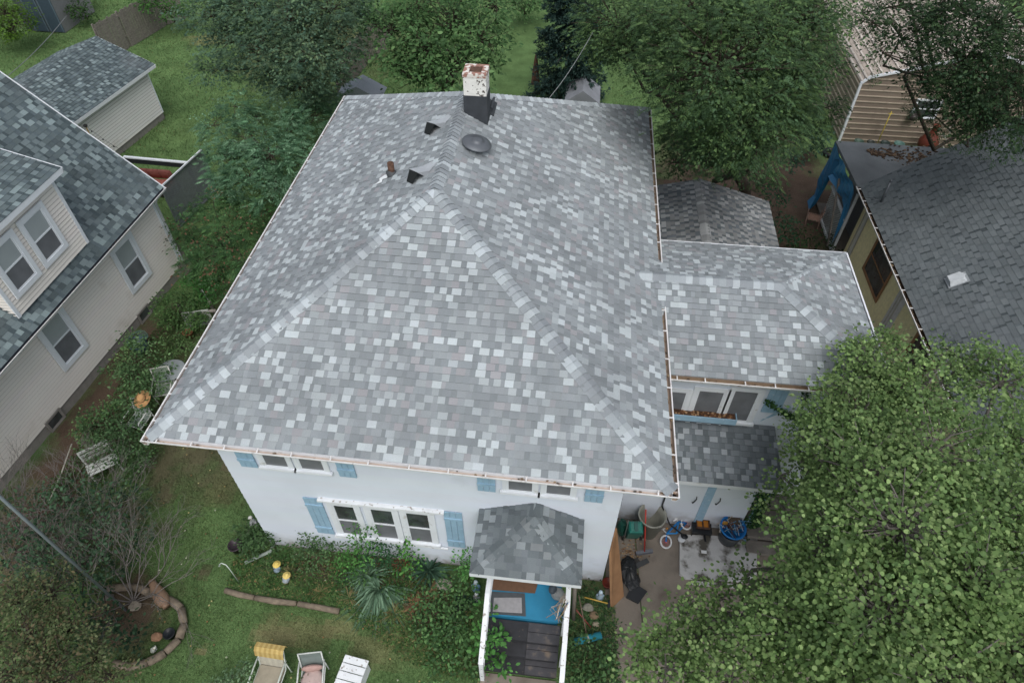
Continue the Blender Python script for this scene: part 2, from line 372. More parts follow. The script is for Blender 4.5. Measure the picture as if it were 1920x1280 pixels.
# ------------------------------------------------ main house
H, R = 5.7, 2.64
PAL = [(.22, hx('#b8c1c5')), (.20, hx('#a4acb0')), (.27, hx('#949b9f')), (.24, hx('#899094')), (.07, hx('#98999d'))]
GPAL = [(.45, hx('#90979b')), (.45, hx('#848b8f')), (.1, hx('#96999d'))]
CPAL = [(.28, hx('#b5bec3')), (.37, hx('#a1a9ae')), (.35, hx('#939a9f'))]
hA, hB, hC, hD = G(262, 827, H), G(1275, 934, H), G(1221, 203, H), G(645, 180, H)
hC, hD = hC+A3(0, .03, 0), hD
ctr = (hA+hB+hC+hD)/4
ins = lambda p, q: p+A3(np.sign(ctr[0]-p[0])*.11, np.sign(ctr[1]-p[1])*.11, .03)
rA, rB, rC, rD = [ins(p, 0) for p in (hA, hB, hC, hD)]
Pk = G(815, 354, H+R)
def pl(a, b, c): n = nrm(np.cross(b-a, c-a)); n = n if n[2] > 0 else -n; return n, np.dot(n, a)
nL, dL = pl(rA, rD, Pk); nR, dR = pl(rB, rC, Pk); nF, dF = pl(rA, rB, Pk)
rd = np.cross(nL, nR); rd = rd*np.sign(rd[1]); Q0 = G(889, 174, H+R)
Qk = Pk+rd*((Q0[1]-Pk[1])/rd[1]); nB, dB = pl(rC, rD, Qk)
house = thing('main_house', 'two-storey white house with a big light grey hip roof and pale blue shutters', 'house', (0, 0, 0))
def roofmesh(parent, polys, pal, gpal, expo=.143, lift=.016, mat='shingle', **k):
    mb = MB()
    for p in polys: courses(mb, p, expo, lift, pal, gpal=gpal, **k)
    return mb.build('roof', mat, parent)
roof = roofmesh(house, [[rA, rB, Pk], [rB, rC, Qk, Pk], [rC, rD, Qk], [rD, rA, Pk, Qk]], PAL, GPAL)
mb = MB()
for a, b, n1, n2 in ((rA, Pk, nF, nL), (rB, Pk, nF, nR), (rD, Qk, nL, nB), (rC, Qk, nR, nB), (Pk, Qk, nL, nR)): caps(mb, a, b-(b-a)*0.004, n1, n2, CPAL)
mb.build('ridge_cap', 'shingle', roof)
mb = MB()                                            # soffit and fascia
up = .05
iA, iB, iC, iD = [p+A3(0, 0, -.045) for p in (rA, rB, rC, rD)]
for a, b in ((iA, iB), (iB, iC), (iC, iD), (iD, iA)):
    T = nrm(b-a); Nn = A3(T[1], -T[0], 0); mb.fr(a, T, Nn, ZZ).box(0, np.linalg.norm(b-a), -.03, 0, -.14, .02)
mb.fr().poly([p+A3(0, 0, -.13) for p in (iA, iD, iC, iB)])
mb.build('soffit', 'white', house)
for a, b, o_, dc, db in ((hA, hB, (0, -1, 0), '#c4b4a8', 2), (hB, hC, (1, 0, 0), '#8d7d6f', 9), (hD, hA, (-1, 0, 0), '#8a8078', 3), (hC, hD, (0, 1, 0), '#8a8078', 0)):
    T = nrm(b-a); o_ = nrm(A3(T[1], -T[0], 0)); s = .1; L_ = np.linalg.norm(b-a)
    gutter(house, a-o_*.125+T*(.0 if o_[1] > -.5 else 0), b-o_*.125, o_, dc, debris=db)
# walls: two storeys of painted boards, foundation
o_ = .79; wx0, wx1, wy0, wy1 = -4.28, 4.26, .79, 13.0
E0, F0 = G(512, 1019), G(1128, 1092); wx0, wx1 = E0[0], F0[0]
WP = [(hx('#cfd8e8'))]; wpal = [(1, hx('#d5dde8'))]
MT['wallattr'] = M('pale_painted_boards', attr=True, rough=.75, var=.05, scale=.9, bump=.15, bscale=25, mix=('#c3cad3', 1.7, .62, .95), splash=True)
def walls(parent, pts, z0, z1, expo=.23, lift=.012, mat='wallattr', pal=None, name='wall', groove=0.):
    gq = .07 if mat == 'wallattr' and lift > .01 else groove
    for a, b in zip(pts[:-1], pts[1:]):
        a3, b3 = A3(a[0], a[1], z0), A3(b[0], b[1], z0); mb = MB(); h = A3(0, 0, z1-z0)
        courses(mb, [a3, b3, b3+h, a3+h], expo, lift, pal or wpal, tabs=False, basecol=tuple(q*(.4 if groove else .8) for q in (pal or wpal)[0][1]), groove=gq); mb.build(name, mat, parent)  # groove bottoms darkened: shadow line under each board put into the colour
zs = 5.56
walls(house, [(wx0, wy1), (wx0, wy0), (wx1, wy0), (wx1, wy1)], 0.12, zs)
mb = MB(); mb.box(wx0+.02, wx1-.02, wy0+.02, wy1, -.1, .12).box(wx0+.05, wx1-.05, wy0+.05, wy1-.02, .12, 5.5); mb.build('foundation', 'foundation', house)
UX = A3(1, 0, 0)
# ground floor triple window
for i, (l, r) in enumerate([((620, 938), (660, 943)), ((690, 946), (732, 951)), ((757, 953), (800, 957))]):
    a, b = onY(*l, wy0), onY(*r, wy0); window(house, (a[0], wy0, 1.2), UX, b[0]-a[0]+.05, 1.42, tw=.12, upper='glass', lower='screen')
shw = .42
shutter(house, (-2.78, wy0-.002, 1.12), UX, shw, 1.68); shutter(house, (.44, wy0-.002, 1.15), UX, shw, 1.68)
MB().box(-2.42, .46, wy0-.1, wy0-.0, 2.78, 2.84).build('drip_cap', 'peel', house); MB().box(-2.36, .44, wy0-.085, wy0-.04, 1.03, 1.075).build('window_sill', 'peel', house)
# first floor pairs under the eave
for x0, n in ((-3.3, 2), (1.86, 2)):
    for i in range(n): window(house, (x0+i*.78, wy0, 4.02), UX, .56, 1.25, tw=.09)
for x0 in (-3.86, -1.7, 1.25, 3.46): shutter(house, (x0, wy0-.002, 3.9), UX, .38, 1.5)

# chimney, vents, pipe stack on the roof
nx_, ny_ = Qk[0]-.02, Qk[1]-.62
ch = MB(); cw = .27; c0 = A3(nx_, ny_, 7.6)
cb = onY(869, 168, ny_-.3)
cx0, cx1 = onY(869, 168, ny_-.3)[0], onY(912, 180, ny_-.3)[0]; cy0 = ny_-.3; cy1 = cy0+.5
ztop = onY(890, 139, cy0)[2]; zmid = onY(890, 181, cy0)[2]
ch.box(cx0, cx1, cy0, cy1, zmid, ztop-.02); 
for a in ((cx0, cx1, cy0, cy0+.1), (cx0, cx1, cy1-.1, cy1), (cx0, cx0+.12, cy0+.1, cy1-.1), (cx1-.12, cx1, cy0+.1, cy1-.1)): pass
chim = ch.build('chimney', 'chim', house)
ch = MB()
for a in ((cx0, cx1, cy0, cy0+.1), (cx0, cx1, cy1-.1, cy1), (cx0, cx0+.12, cy0+.1, cy1-.1), (cx1-.12, cx1, cy0+.1, cy1-.1)): ch.box(a[0]-.012*(a[0] == cx0), a[1]+.012*(a[1] == cx1), a[2]-.012*(a[2] == cy0), a[3]+.012*(a[3] == cy1), ztop-.09, ztop)
ch.build('chimney_crown', 'brickpeel', chim)
f1 = MB(); f1.box(cx0-.012, cx1+.012, cy0-.012, cy1+.012, 7.3, zmid+.01); f1.build('flashing', 'flash', chim)
f1 = MB(); f1.box(cx0+.125, cx1-.125, cy0+.105, cy1-.105, ztop-.019, ztop-.012); f1.build('flue_opening', 'rust', chim)
brick = MB()
def onplane(px, py, n, d): r = ray(px, py); return CAM+r*((d-np.dot(CAM, n))/np.dot(r, n))
fl = MB(); q = onplane(918, 200, nR, dR); fl.fr(q, nrm(np.cross(A3(0, 1, 0), nR)), A3(0, 1, 0), nR).box(-.16, .16, -.35, .3, .004, .03).box(.0, .05, -.3, .25, .03, .16); fl.build('flashing', 'flash', chim)
# round low dome vent on the right slope
q = onplane(892, 278, nR, dR); mb = MB(); ax = nrm(nR+A3(0, 0, 1.2))
mb.lathe([(.16, -.02), (.16, .1), (.33, .11), (.345, .13), (.335, .15), (.2, .2), (.13, .215), (.125, .235), (.07, .245), (0, .25)], q, 36, ax); mb.build('roof_vent', 'vent', roof, True)
for px, py in ((826, 232), (796, 321)):              # slant-back vents on the left slope
    q = onplane(px, py, nL, dL); dn = nrm(np.cross(nL, np.cross(A3(0, 0, -1), nL)));
    dn = dn if dn[2] < 0 else -dn; dn = nrm(dn+nrm(np.cross(nL, A3(-1, 0, 0)))*A3(0, 0, 0)+A3(0, -.9, 0)); dn = nrm(dn-nL*np.dot(dn, nL)); sd_ = np.cross(dn, nL); mb = MB(q, dn, sd_, nL)
    w0, w1, hh = .24, .15, .17
    base = [(-.3, -w1, .004), (-.3, w1, .004), (.16, w0, .004), (.16, -w0, .004)]
    mb.add([(-.3, -w1*.7, .012), (-.3, w1*.7, .012), (-.05, w0, .03), (.2, w0, hh), (.2, -w0, hh), (-.05, -w0, .03)], [(0, 1, 2, 5), (5, 2, 3, 4)], hx('#b3b9bf'))
    mb.add([(-.05, w0, .03), (.2, w0, hh), (.12, w0, .004), (-.05, w0, .004)], [(0, 1, 2, 3)], hx('#8b9095')); mb.add([(-.05, -w0, .03), (.2, -w0, hh), (.12, -w0, .004), (-.05, -w0, .004)], [(0, 3, 2, 1)], hx('#8b9095'))
    mb.add([(.19, -w0, hh-.004), (.19, w0, hh-.004), (.42, w0*.7, .022), (.42, -w0*.7, .022)], [(0, 1, 2, 3)], hx('#202224')); mb.build('slant_vent', 'attr', roof)
q = onplane(735, 327, nL, dL); mb = MB(); mb.lathe([(.075, -.1), (.075, .30), (.055, .30), (.055, .2)], q, 16); pp = mb.build('vent_pipe', 'rust', roof, True)
dn = nrm(np.cross(nL, np.cross(A3(0, 0, -1), nL))); dn = dn if dn[2] < 0 else -dn; sd_ = np.cross(nL, dn)
mb = MB(q+nL*.03, dn, sd_, nL); mb.slab([(.06, .0, 0), (.1, .14, 0), (.22, .1, 0), (.2, .24, 0), (.42, .2, 0), (.3, .12, 0), (.34, .0, 0), (.2, -.06, 0)], (0, 0, .004), hx('#e8edf0')); mb.build('patch_of_sealant', 'attr', roof)
mb = MB(q, dn, sd_, nL); mb.lathe([(.13, .006), (.12, .02), (.085, .12)], (0, 0, 0), 16, (0, 0, 1), hx('#4a4d50')); mb.build('pipe_boot', 'attr', roof, True)

# front door canopy: small hip roof on the wall
zc = 3.06; kA, kB = G(880, 1073, zc), G(1090, 1099, zc); kA[1] = kB[1] = (kA[1]+kB[1])/2
kT = G(1003, 968, 3.58); kW = A3(kT[0], wy0, 3.58); kL, kR = A3(kA[0], wy0, zc), A3(kB[0], wy0, zc)
DPAL = [(.18, hx('#8c9498')), (.35, hx('#747c80')), (.4, hx('#687074')), (.07, hx('#7d8386'))]
DG = [(.5, hx('#6e757a')), (.5, hx('#636a6e'))]
can = roofmesh(house, [[kA, kB, kT], [kB, kR, kW, kT], [kL, kA, kT, kW]], DPAL, DG, mat='oldshingle', tw=(.16, .26))
can['label'] = 'darker hip canopy roof over the front door'
mb = MB(); n1, _ = pl(kA, kB, kT); n2, _ = pl(kB, kR, kT); n3, _ = pl(kA, kL, kT)
caps(mb, kA+(kT-kA)*.07, kT, n1, n3, DPAL, .15, .16, .022); caps(mb, kB+(kT-kB)*.07, kT, n1, n2, DPAL, .15, .16, .022); caps(mb, kT, kW-A3(0, .01, 0), n2, n3, DPAL, .15, .16, .022); mb.build('ridge_cap', 'oldshingle', can)
mb = MB(); mb.box(kA[0], kB[0], kA[1], kA[1]+.03, zc-.14, zc-.004).box(kA[0], kA[0]+.03, kA[1]+.03, wy0, zc-.14, zc-.004).box(kB[0]-.03, kB[0], kA[1]+.03, wy0, zc-.14, zc-.004).box(kA[0]+.03, kB[0]-.03, kA[1]+.03, wy0, zc-.12, zc-.1)
mb.build('canopy_trim', 'white', house)
for x in (kA[0]+.12, kB[0]-.16):
    mb = MB(); mb.slab([(x, wy0, 1.9), (x, wy0, 2.0), (x, kA[1]+.1, zc-.14), (x, kA[1]+.25, zc-.14)], (.05, 0, 0)); mb.build('bracket', 'white', house)
mb = MB(); mb.box(2.0, 2.9, wy0-.03, wy0-.004, 1.05, 3.0); dr = mb.build('door', 'white', house); mb = MB(); mb.lathe([(.03, 0), (.03, .04), (0, .05)], (2.12, wy0-.03, 2.0), 10, (0, -1, 0)); mb.build('handle', 'dark', dr)

# landing, steps and rails
zl = 1.0; lx0, lx1, ly0 = 1.50, 3.21, -.68
st = thing('entrance_stairs', 'dark entrance steps with peeling white handrails and a bright blue landing', 'stairs', (2.3, -.7, 0))
mb = MB(); mb.box(lx0, lx1, ly0, wy0-.03, zl-.05, zl).box(lx0+.04, lx1-.04, ly0+.04, wy0-.05, 0, zl-.05); mb.build('landing', 'deckblue', st)
zz_, yy_ = [zl, .72, .46, .2], [ly0]
treads = [(1152, 1197, .8), (1199, 1228, .55), (1230, 1258, .28)]
for k, (p0, p1, z) in enumerate(treads):
    y0, y1 = G(980, p1+3, z)[1], G(980, p0, z)[1]; xm = lx0+1.02
    if k == 0: y1 = ly0-.002
    mb = MB(); mb.box(lx0-.02, xm-.004, y0, y1, z-.035, z); mb.box(lx0+.02, lx1-.02, y0+.02, y1, z-.22, z-.036, hx('#222326')); s_ = mb.build('step', 'step', st)
    m2 = MB(); hm = (y0+y1)/2; m2.box(xm+.004, lx1+.03, y0-.01, hm-.006, z-.033, z+.003).box(xm+.004, lx1+.03, hm+.006, y1, z-.033, z+.003); m2.build('tread_boards', 'tread2', s_)
def beam(mb, p, q, w_, h_):
    p, q = np.asarray(p, float), np.asarray(q, float); T = nrm(q-p); S = nrm(np.cross(T, ZZ)); U_ = np.cross(S, T); sv = (mb.O, mb.B); mb.fr(p, T, S, U_); mb.box(0, np.linalg.norm(q-p), -w_/2, w_/2, -h_/2, h_/2); mb.O, mb.B = sv; return mb
for a, b, x, nm in (((914, 1086), (905, 1245), 1.46, 'l'), ((1071, 1105), (1048, 1278), 3.29, 'r')):
    za = 1.95; p = G(*a, za); q = G(*b, 1.15); p[0] = q[0] = (p[0]+q[0])/2
    mb = MB(); beam(mb, p+A3(0, .3, .0), A3(q[0], ly0+.1, za), .105, .045); beam(mb, A3(q[0], ly0+.1, za), q, .105, .045); beam(mb, A3(q[0]+.03, .2, za-.45), A3(q[0]+.03, ly0, za-.45), .04, .09); beam(mb, A3(q[0]+.03, ly0, za-.45), q+A3(.03, .1, -.45), .04, .09)
    r_ = mb.build('handrail', 'peel', st)
    mb = MB()
    for t in (0., .5, .97):
        s = A3(q[0], ly0+.1, za)*(1-t)+q*t; mb.box(s[0]-.045, s[0]+.045, s[1]-.045, s[1]+.045, 0, s[2]-.025)
    mb.build('post', 'peel', r_)

# right wing with its own hip roof, window box, shed roof and store room
zw = 5.0; w0x = wx1; wC, wD_, wF = G(1587, 475, zw), G(1243, 452, zw), A3(9.94, 3.3, zw); wE = A3(5.0, 3.24, zw)
wF = G(1684, 747, zw); wE = G(1255, 712, zw)
wA, wB, wC2, wD2 = A3(w0x, wE[1]+.12, zw+.03), wF+A3(-.11, .12, .03), wC+A3(-.06, -.04, .03), A3(w0x, wD_[1]-.04, zw+.03)
ym = 5.62; wp, wq = A3(w0x, ym, 6.02), G(1463, 533, 6.02)
wp[1] = wq[1]
npF, npR, npB = pl(wA, wB, wq)[0], pl(wB, wC2, wq)[0], pl(wC2, wD2, wq)[0]
wr = roofmesh(house, [[wA, wB, wq, wp], [wB, wC2, wq], [wC2, wD2, wp, wq]], PAL, GPAL); wr['label'] = 'lower light grey hip roof of the right wing'
mb = MB(); caps(mb, wB, wq, npF, npR, CPAL); caps(mb, wC2, wq, npR, npB, CPAL, .07, .145, .015); caps(mb, wq, wp, npF, npB, CPAL); mb.build('ridge_cap', 'shingle', wr)
gutter(house, A3(w0x+.02, wE[1]+.13, zw), wF+A3(0, .13, 0), (0, -1, 0), '#94826f', debris=7); 
mb = MB(); beam(mb, wF+A3(-.03, .05, -.03), wC+A3(0, 0, -.03), .04, .11); beam(mb, wC+A3(0, 0, -.03), A3(w0x, wD_[1], zw-.03), .04, .11)
mb.poly([(w0x, wA[1]+.1, zw-.1), wB+A3(-.03, .1, -.13), wC2+A3(-.03, -.05, -.13), (w0x, wD2[1]-.05, zw-.1)]); mb.build('soffit', 'white', house)
ww = wE[1]+.5; wxr = 9.35; wyr = 7.75
walls(house, [(w0x, ww), (wxr, ww), (wxr, wyr), (w0x, wyr)], 0.1, zw-.1)
xs = [onY(px, 725, ww)[0] for px in (1262, 1302, 1367)]
for l, r in ((1232, 1278), (1303, 1347), (1368, 1410)):
    a, b = onY(l-4, 760, ww), onY(r+4, 760, ww); window(house, (a[0], ww, onY(l, 786, ww)[2]), UX, b[0]-a[0], onY(r, 729, ww)[2]-onY(r, 788, ww)[2], split=0, tw=.1, lower='screen')
shutter(house, (onY(1423, 775, ww)[0], ww-.002, 3.6), UX, .42, 1.2)
mb = MB(); mb.box(4.4, 7.0, ww-.22, ww-.0, 3.25, 3.28).box(4.4, 7.0, ww-.24, ww-.22, 3.25, 3.45).box(6.98, 7.0, ww-.22, ww, 3.28, 3.45); wb = mb.build('window_box', 'blue', house)
mb = MB(); mb.box(4.4, 6.97, ww-.218, ww-.004, 3.28, 3.41, hx('#4a3527'))
for i in range(120): mb.blob((random.uniform(4.4, 6.95), ww-random.uniform(.03, .2), 3.41), .03, .03, .015, 6, hx(random.choice(['#6b4a35', '#8a6a4c', '#3d2d22', '#a08468'])), .3)
mb.build('dried_soil', 'fabric', wb)
mb = MB(); mb.slab([(7.62, ww-.012, 3.2), (7.66, ww-.012, 3.3), (8.1, ww-.012, 3.9), (8.2, ww-.012, 3.8)], (0, .008, 0)); mb.build('trim_board', 'blue', house)
sA, sB = G(1262, 905, 2.5), G(1469, 915, 2.5); sy = (sA[1]+sB[1])/2; sx1 = sB[0]
sz = 3.05; shd = roofmesh(house, [[A3(w0x, sy, 2.5), A3(sx1, sy, 2.5), A3(sx1-.15, ww-.002, sz), A3(w0x, ww-.002, sz)]], [(.22, hx('#989fa4')), (.35, hx('#7f868b')), (.43, hx('#737a7f'))], DG, mat='oldshingle'); shd['label'] = 'dark shed roof below the wing windows'
mb = MB(); mb.box(w0x, sx1, sy, sy+.03, 2.36, 2.494).box(w0x, sx1, sy+.03, ww, 2.36, 2.38); mb.build('fascia', 'white', house)
sw = sy+.22; sxr = G(1412, 965)[0]+.0; sxr = sx1-.42
walls(house, [(w0x, sw), (sxr, sw), (sxr, ww)], 0.05, 2.38, expo=.4, lift=.002)
for a in ((1335, 915), (1437, 925)):
    g = onY(*a, sw); mb = MB(); mb.box(g[0]-.1, g[0]+.1, sw-.03, sw-.004, .1, 2.36); mb.build('trim_board', 'blue', house)
for a in ((1302, 935), (1346, 938)):
    g = onY(*a, sw); mb = MB(); mb.tube([g+A3(.03, -.01, .14), g+A3(.03, -.06, .1), g+A3(0, -.07, 0), g+A3(-.03, -.06, -.1), g+A3(-.03, -.01, -.14)], .014, 6); mb.build('handle', 'dark', house)
mb = MB(); mb.box(sxr+.02, sxr+.06, sw+.1, ww, 0.7, 2.3); mb.build('side_door', 'dark', house)
# side stairs at the right of the store room
ss = thing('side_stairs', 'weathered brown wooden side steps rising beside the shed wall', 'stairs', (8.3, 2.2, 0))
for k in range(4):
    z = .2+.2*k; y = G(1460, 1040, .2)[1]+.34*k; mb = MB(); mb.box(sxr+.12, sxr+1.5, y, y+.33, z-.04, z).box(sxr+.16, sxr+1.46, y+.03, y+.05, z-.2, z-.041); mb.build('step', 'wood', ss)
# downspout elbow pipe by the store room
mb = MB(); p = onY(1245, 940, sw-.1); mb.tube([(p[0], sw-.06, 2.3), (p[0], sw-.06, 1.0), (p[0]+.3, sw-.2, .35), (p[0]+.75, sw-.4, .12)], .022, 8, hx('#2a2c2e')); mb.build('downspout', 'glossattr', house, True)

# ------------------------------------------------ rear garage of the same lot
gz = 2.6; ra, rb, rc = G(1458, 466, gz), G(1440, 378, gz), G(1236, 346, gz)
gar = thing('rear_garage', 'weathered grey-roofed garage half hidden under the honey locust behind the main house', 'garage', (7.6, 12.5, 0))
gx1, gx0, gy0, gy1 = G(1459, 466, gz)[0], 4.9, 9.2, 13.6; gA, gB, gC, gD = A3(gx0, gy0, gz), A3(gx1, gy0, gz), A3(gx1-.05, gy1-.1, gz), A3(gx0, gy1, gz); gp, gq = A3(gx0+1.6, 11.9, 3.45), A3(gx1-1.75, 11.9, 3.45)
OPAL = [(.2, hx('#a5a8a9')), (.4, hx('#8e9192')), (.4, hx('#838687'))]
gK = G(1310, 336, 3.5); gC = G(1441, 378, gz); gB = A3(gx1, gy0, gz); gP = A3(gK[0], gy0, 3.5); lxg = 2*gK[0]-gC[0]; gL1, gL0 = A3(lxg, gC[1], gz), A3(lxg, gy0, gz); gy1 = gC[1]
gr_ = roofmesh(gar, [[gB, gC, gK, gP], [gL1, gL0, gP, gK]], OPAL, DG, mat='oldshingle')
mb = MB(); caps(mb, gK, gP, pl(gB, gC, gK)[0], pl(gL0, gL1, gK)[0], OPAL); mb.build('ridge_cap', 'oldshingle', gr_); gx0 = lxg
MB().slab([gC+A3(0, -.05, -.02), gL1+A3(0, -.05, -.02), gK+A3(0, -.05, -.05)], (0, -.05, 0)).build('gable', 'white', gar)
mb = MB(); mb.box(gx0+.3, gx1-.3, gy0+.3, gy1-.4, 0, gz-.05); mb.build('wall', 'white', gar)
mb = MB(); mb.box(gx0, gx1, gy0-.02, gy0, gz-.13, gz-.01).box(gx1, gx1+.02, gy0, gy1-.1, gz-.13, gz-.01); mb.build('fascia', 'white', gar)
# ------------------------------------------------ left neighbour: siding house with dormer
ln = thing('neighbour_house', 'grey-roofed house in pale vinyl siding with a dormer, left of the main house', 'house', (-13, 4, 0))
f0, f1 = G(0, 925), G(347, 508); U = nrm(f1-f0); U[2] = 0; U = nrm(U); f00 = f0-U*5.5; Nl = A3(U[1], -U[0], 0)
NPAL = [(.2, hx('#829193')), (.34, hx('#6d7a7d')), (.3, hx('#5f6b6e')), (.16, hx('#525d60'))]; NG = [(.5, hx('#59656a')), (.5, hx('#4a5559'))]
sp = [(1, hx('#e9e5df'))]
ze = 3.5; e1 = G(306, 351, ze); e0 = G(0, 692, ze); Ue = nrm(e1-e0); eS = e0-Ue*5; 
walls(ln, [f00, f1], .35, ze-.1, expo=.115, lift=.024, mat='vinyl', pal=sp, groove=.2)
far_ = f1-Nl*9; far_[2] = 0
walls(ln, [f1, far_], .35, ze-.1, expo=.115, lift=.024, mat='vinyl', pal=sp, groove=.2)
mb = MB(f00, U, Nl, ZZ); Lw = np.linalg.norm(f1-f00); mb.box(0, Lw-.0, -9, -.02, -.1, .35); mb.build('foundation', 'foundation', ln)
mb = MB(f1, U, Nl, ZZ); mb.box(-.09, .012, .012, .03, .35, ze-.1).box(.0, .03, -.1, .012, .35, ze-.1); mb.build('corner_trim', 'vinyltrim', ln)
rk = onY(20, 150, e1[1]); sl_ = nrm(rk-e1); rl = 5.6; dnv = sl_*rl
polyL = [eS, e1, e1+dnv, eS+dnv]
lr = roofmesh(ln, [polyL], NPAL, NG, expo=.15, lift=.010, tw=(.14, .26))
back = (e1+dnv)+A3(4.0*-1, 0, -4.0); lr2 = MB(); lr2.slab([eS+dnv, e1+dnv, back, back+(eS-e1)], (0, 0, -.05), NPAL[1][1]); lr2.build('rear_roof', 'shingle', ln)
mb = MB(); beam(mb, e1+A3(.0, .02, -.07), e1+dnv+A3(0, .02, -.07), .03, .14)
mb.slab([eS+A3(-.03, 0, -.03), e1+A3(-.03, 0, -.03), e1+A3(-.5, 0, -.03), eS+A3(-.5, 0, -.03)], (0, 0, -.03)); mb.build('soffit', 'vinyltrim', ln)
gutter(ln, eS-A3(.02, 0, 0), e1-A3(.02, 0, 0), (1, 0, 0), '#4a4f57', w_=.11, debris=0, hang=60)
mb = MB(f1, U, Nl, ZZ); mb.tube([(-.05, .28, ze-.08), (-.05, .25, ze-.3), (.06, .05, ze-.55), (.06, .05, .3), (.1, .2, .12)], .04, 8, hx('#c3c9ce')); mb.build('downspout', 'glossattr', ln, True)
gab = MB(); gp2 = [f1+A3(0, 0, ze-.1), far_+A3(0, 0, ze-.1), (f1+far_)/2+A3(0, 0, 7.3)]; gab.slab(gp2, -U*.05, sp[0][1]); gab.build('gable', 'vinyl', ln)
def lw(px, py, dd=0): return onP(px, py, f0+Nl*dd, Nl)
for (tl, br) in (((228, 470), (268, 534)), ((98, 607), (150, 690))):
    a, b = lw(*tl), lw(*br); u0 = np.dot(a-f0, U); u1 = np.dot(b-f0, U); 
    uc = (u0+u1)/2; o_ = f0+U*(uc-.40); o_[2] = 1.3
    window(ln, o_+Nl*.026, U, .8, 1.5, upper='blind', lower='screen', trim='vinyltrim', tw=.15, sill=False, proud=.05)
for px, py in ((278, 600), (118, 803)):
    a = lw(px, py); o_ = f0+U*(np.dot(a-f0, U)-.3); o_[2] = .02; window(ln, o_, U, .55, .36, split=0, tw=.035, lower='glass', trim='foundation', sill=False)
# dormer
dx = onX(160, 452, -11.32); d1y = dx[1]; d0y = onX(36, 590, -11.32)[1]; 
dw0, dw1 = A3(-11.36, d0y, 3.9), A3(-11.28, d1y, 3.9); zt = 5.95
dp = [dw0, dw1, dw1+A3(0, 0, zt-3.9), dw0+A3(0, 0, zt-3.9)]; mb = MB(); courses(mb, dp, .115, .024, sp, tabs=False, basecol=tuple(q*.4 for q in sp[0][1]), groove=.2); dorm = mb.build('dormer', 'vinyl', ln)  # dark groove colour paints the lap shadows on the dormer siding
for a, s in ((dw0, -1), (dw1, 1)):
    mb = MB(); pts = [a+A3(0, 0, 0), a+A3(0, 0, zt-3.9), a+A3(-3.6, 0, zt-3.9+1.4), a+A3(-3.6, 0, 3.0)]; 
    P_ = [pts[1], pts[0], pts[3], pts[2]]; mb.slab(pts, (0, -s*.04, 0), sp[0][1]); 
    for k in range(20):
        z = a[2]+.1*k; 
        if z < zt: mb.box(a[0]-3.0, a[0], min(a[1], a[1]+s*.012), max(a[1], a[1]+s*.012), z, z+.03, sp[0][1])
    mb.build('cheek', 'vinyl', dorm)
    mb = MB(); mb.box(a[0]-.005, a[0]+.03, a[1]-.05, a[1]+.05, a[2]-.02, zt); mb.build('corner_trim', 'vinyltrim', dorm)
Ud = nrm(dw1-dw0)
for px in (1, 2, 3):
    pass
wpx = [onX(73, 425, -11.3)[1], onX(20, 480, -11.3)[1]]
for k, yc in enumerate((wpx[0], wpx[1])):
    o_ = dw0+Ud*(yc-d0y-.45); o_[2] = 4.46; window(dorm, o_+A3(.026, 0, 0), Ud, .76, 1.25, upper='blind', lower='screen', trim='vinyltrim', tw=.13, sill=False, proud=.04)
de1 = onX(114, 314, -10.98); de0 = de1+(dw0-dw1)/np.linalg.norm(dw1-dw0)*4.2; zq = de1[2]; dv = A3(-5.2, 0, 5.2*math.tan(math.radians(17)))
dr_ = MB(); courses(dr_, [de0, de1, de1+dv, de0+dv], .15, .01, NPAL, gpal=NG); ro = dr_.build('dormer_roof', 'shingle', ln)
mb = MB(); beam(mb, de0+A3(-.02, 0, -.08), de1+A3(-.02, 0, -.08), .035, .15); beam(mb, de1+A3(0, .02, -.08), de1+dv+A3(0, .02, -.08), .03, .15); mb.slab([de0+A3(-.03, 0, -.05), de1+A3(-.03, 0, -.05), de1+A3(-.4, 0, -.05), de0+A3(-.4, 0, -.05)], (0, 0, -.03)); mb.build('dormer_fascia', 'vinyltrim', ln)
mb = MB(); mb.box(-15.2, -14.6, 9.6, 10.1, 6.5, 8.2, hx('#c8c6c4')); mb.build('chimney', 'vinyl', ln)

# left garage behind it
lg = thing('neighbour_garage', 'small garage in white siding with a dark grey shingle roof on the neighbour\'s lawn', 'garage', (-19, 19, 0))
q1 = G(310, 221); q0 = G(226, 290); Ug = nrm(q1-q0); Ng = A3(Ug[1], -Ug[0], 0); gl = 7.0; q0 = q1-Ug*gl; gw = 4.6
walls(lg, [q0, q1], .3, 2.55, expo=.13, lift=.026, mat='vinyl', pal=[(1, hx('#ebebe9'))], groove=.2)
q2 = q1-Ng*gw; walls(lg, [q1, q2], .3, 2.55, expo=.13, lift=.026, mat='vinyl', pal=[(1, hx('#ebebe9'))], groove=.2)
mb = MB(q0, Ug, Ng, ZZ); mb.box(0, gl, -gw, -.02, -.1, .3); mb.build('foundation', 'foundation', lg)
mb = MB(q1, Ug, Ng, ZZ); mb.box(-.06, .02, .014, .03, .3, 2.5); mb.build('corner_trim', 'vinyltrim', lg)
ze2 = 2.5; ga = q0+Ng*.3+Ug*-.3+ZZ*ze2; gb = q1+Ng*.3+Ug*.35+ZZ*ze2; rg = -Ng*(gw/2+.3)+ZZ*1.0; gc_ = -Ng*(gw+.6)
roofmesh(lg, [[ga, gb, gb+rg, ga+rg], [gb+gc_, ga+gc_, ga+rg, gb+rg]], NPAL, NG, expo=.15)
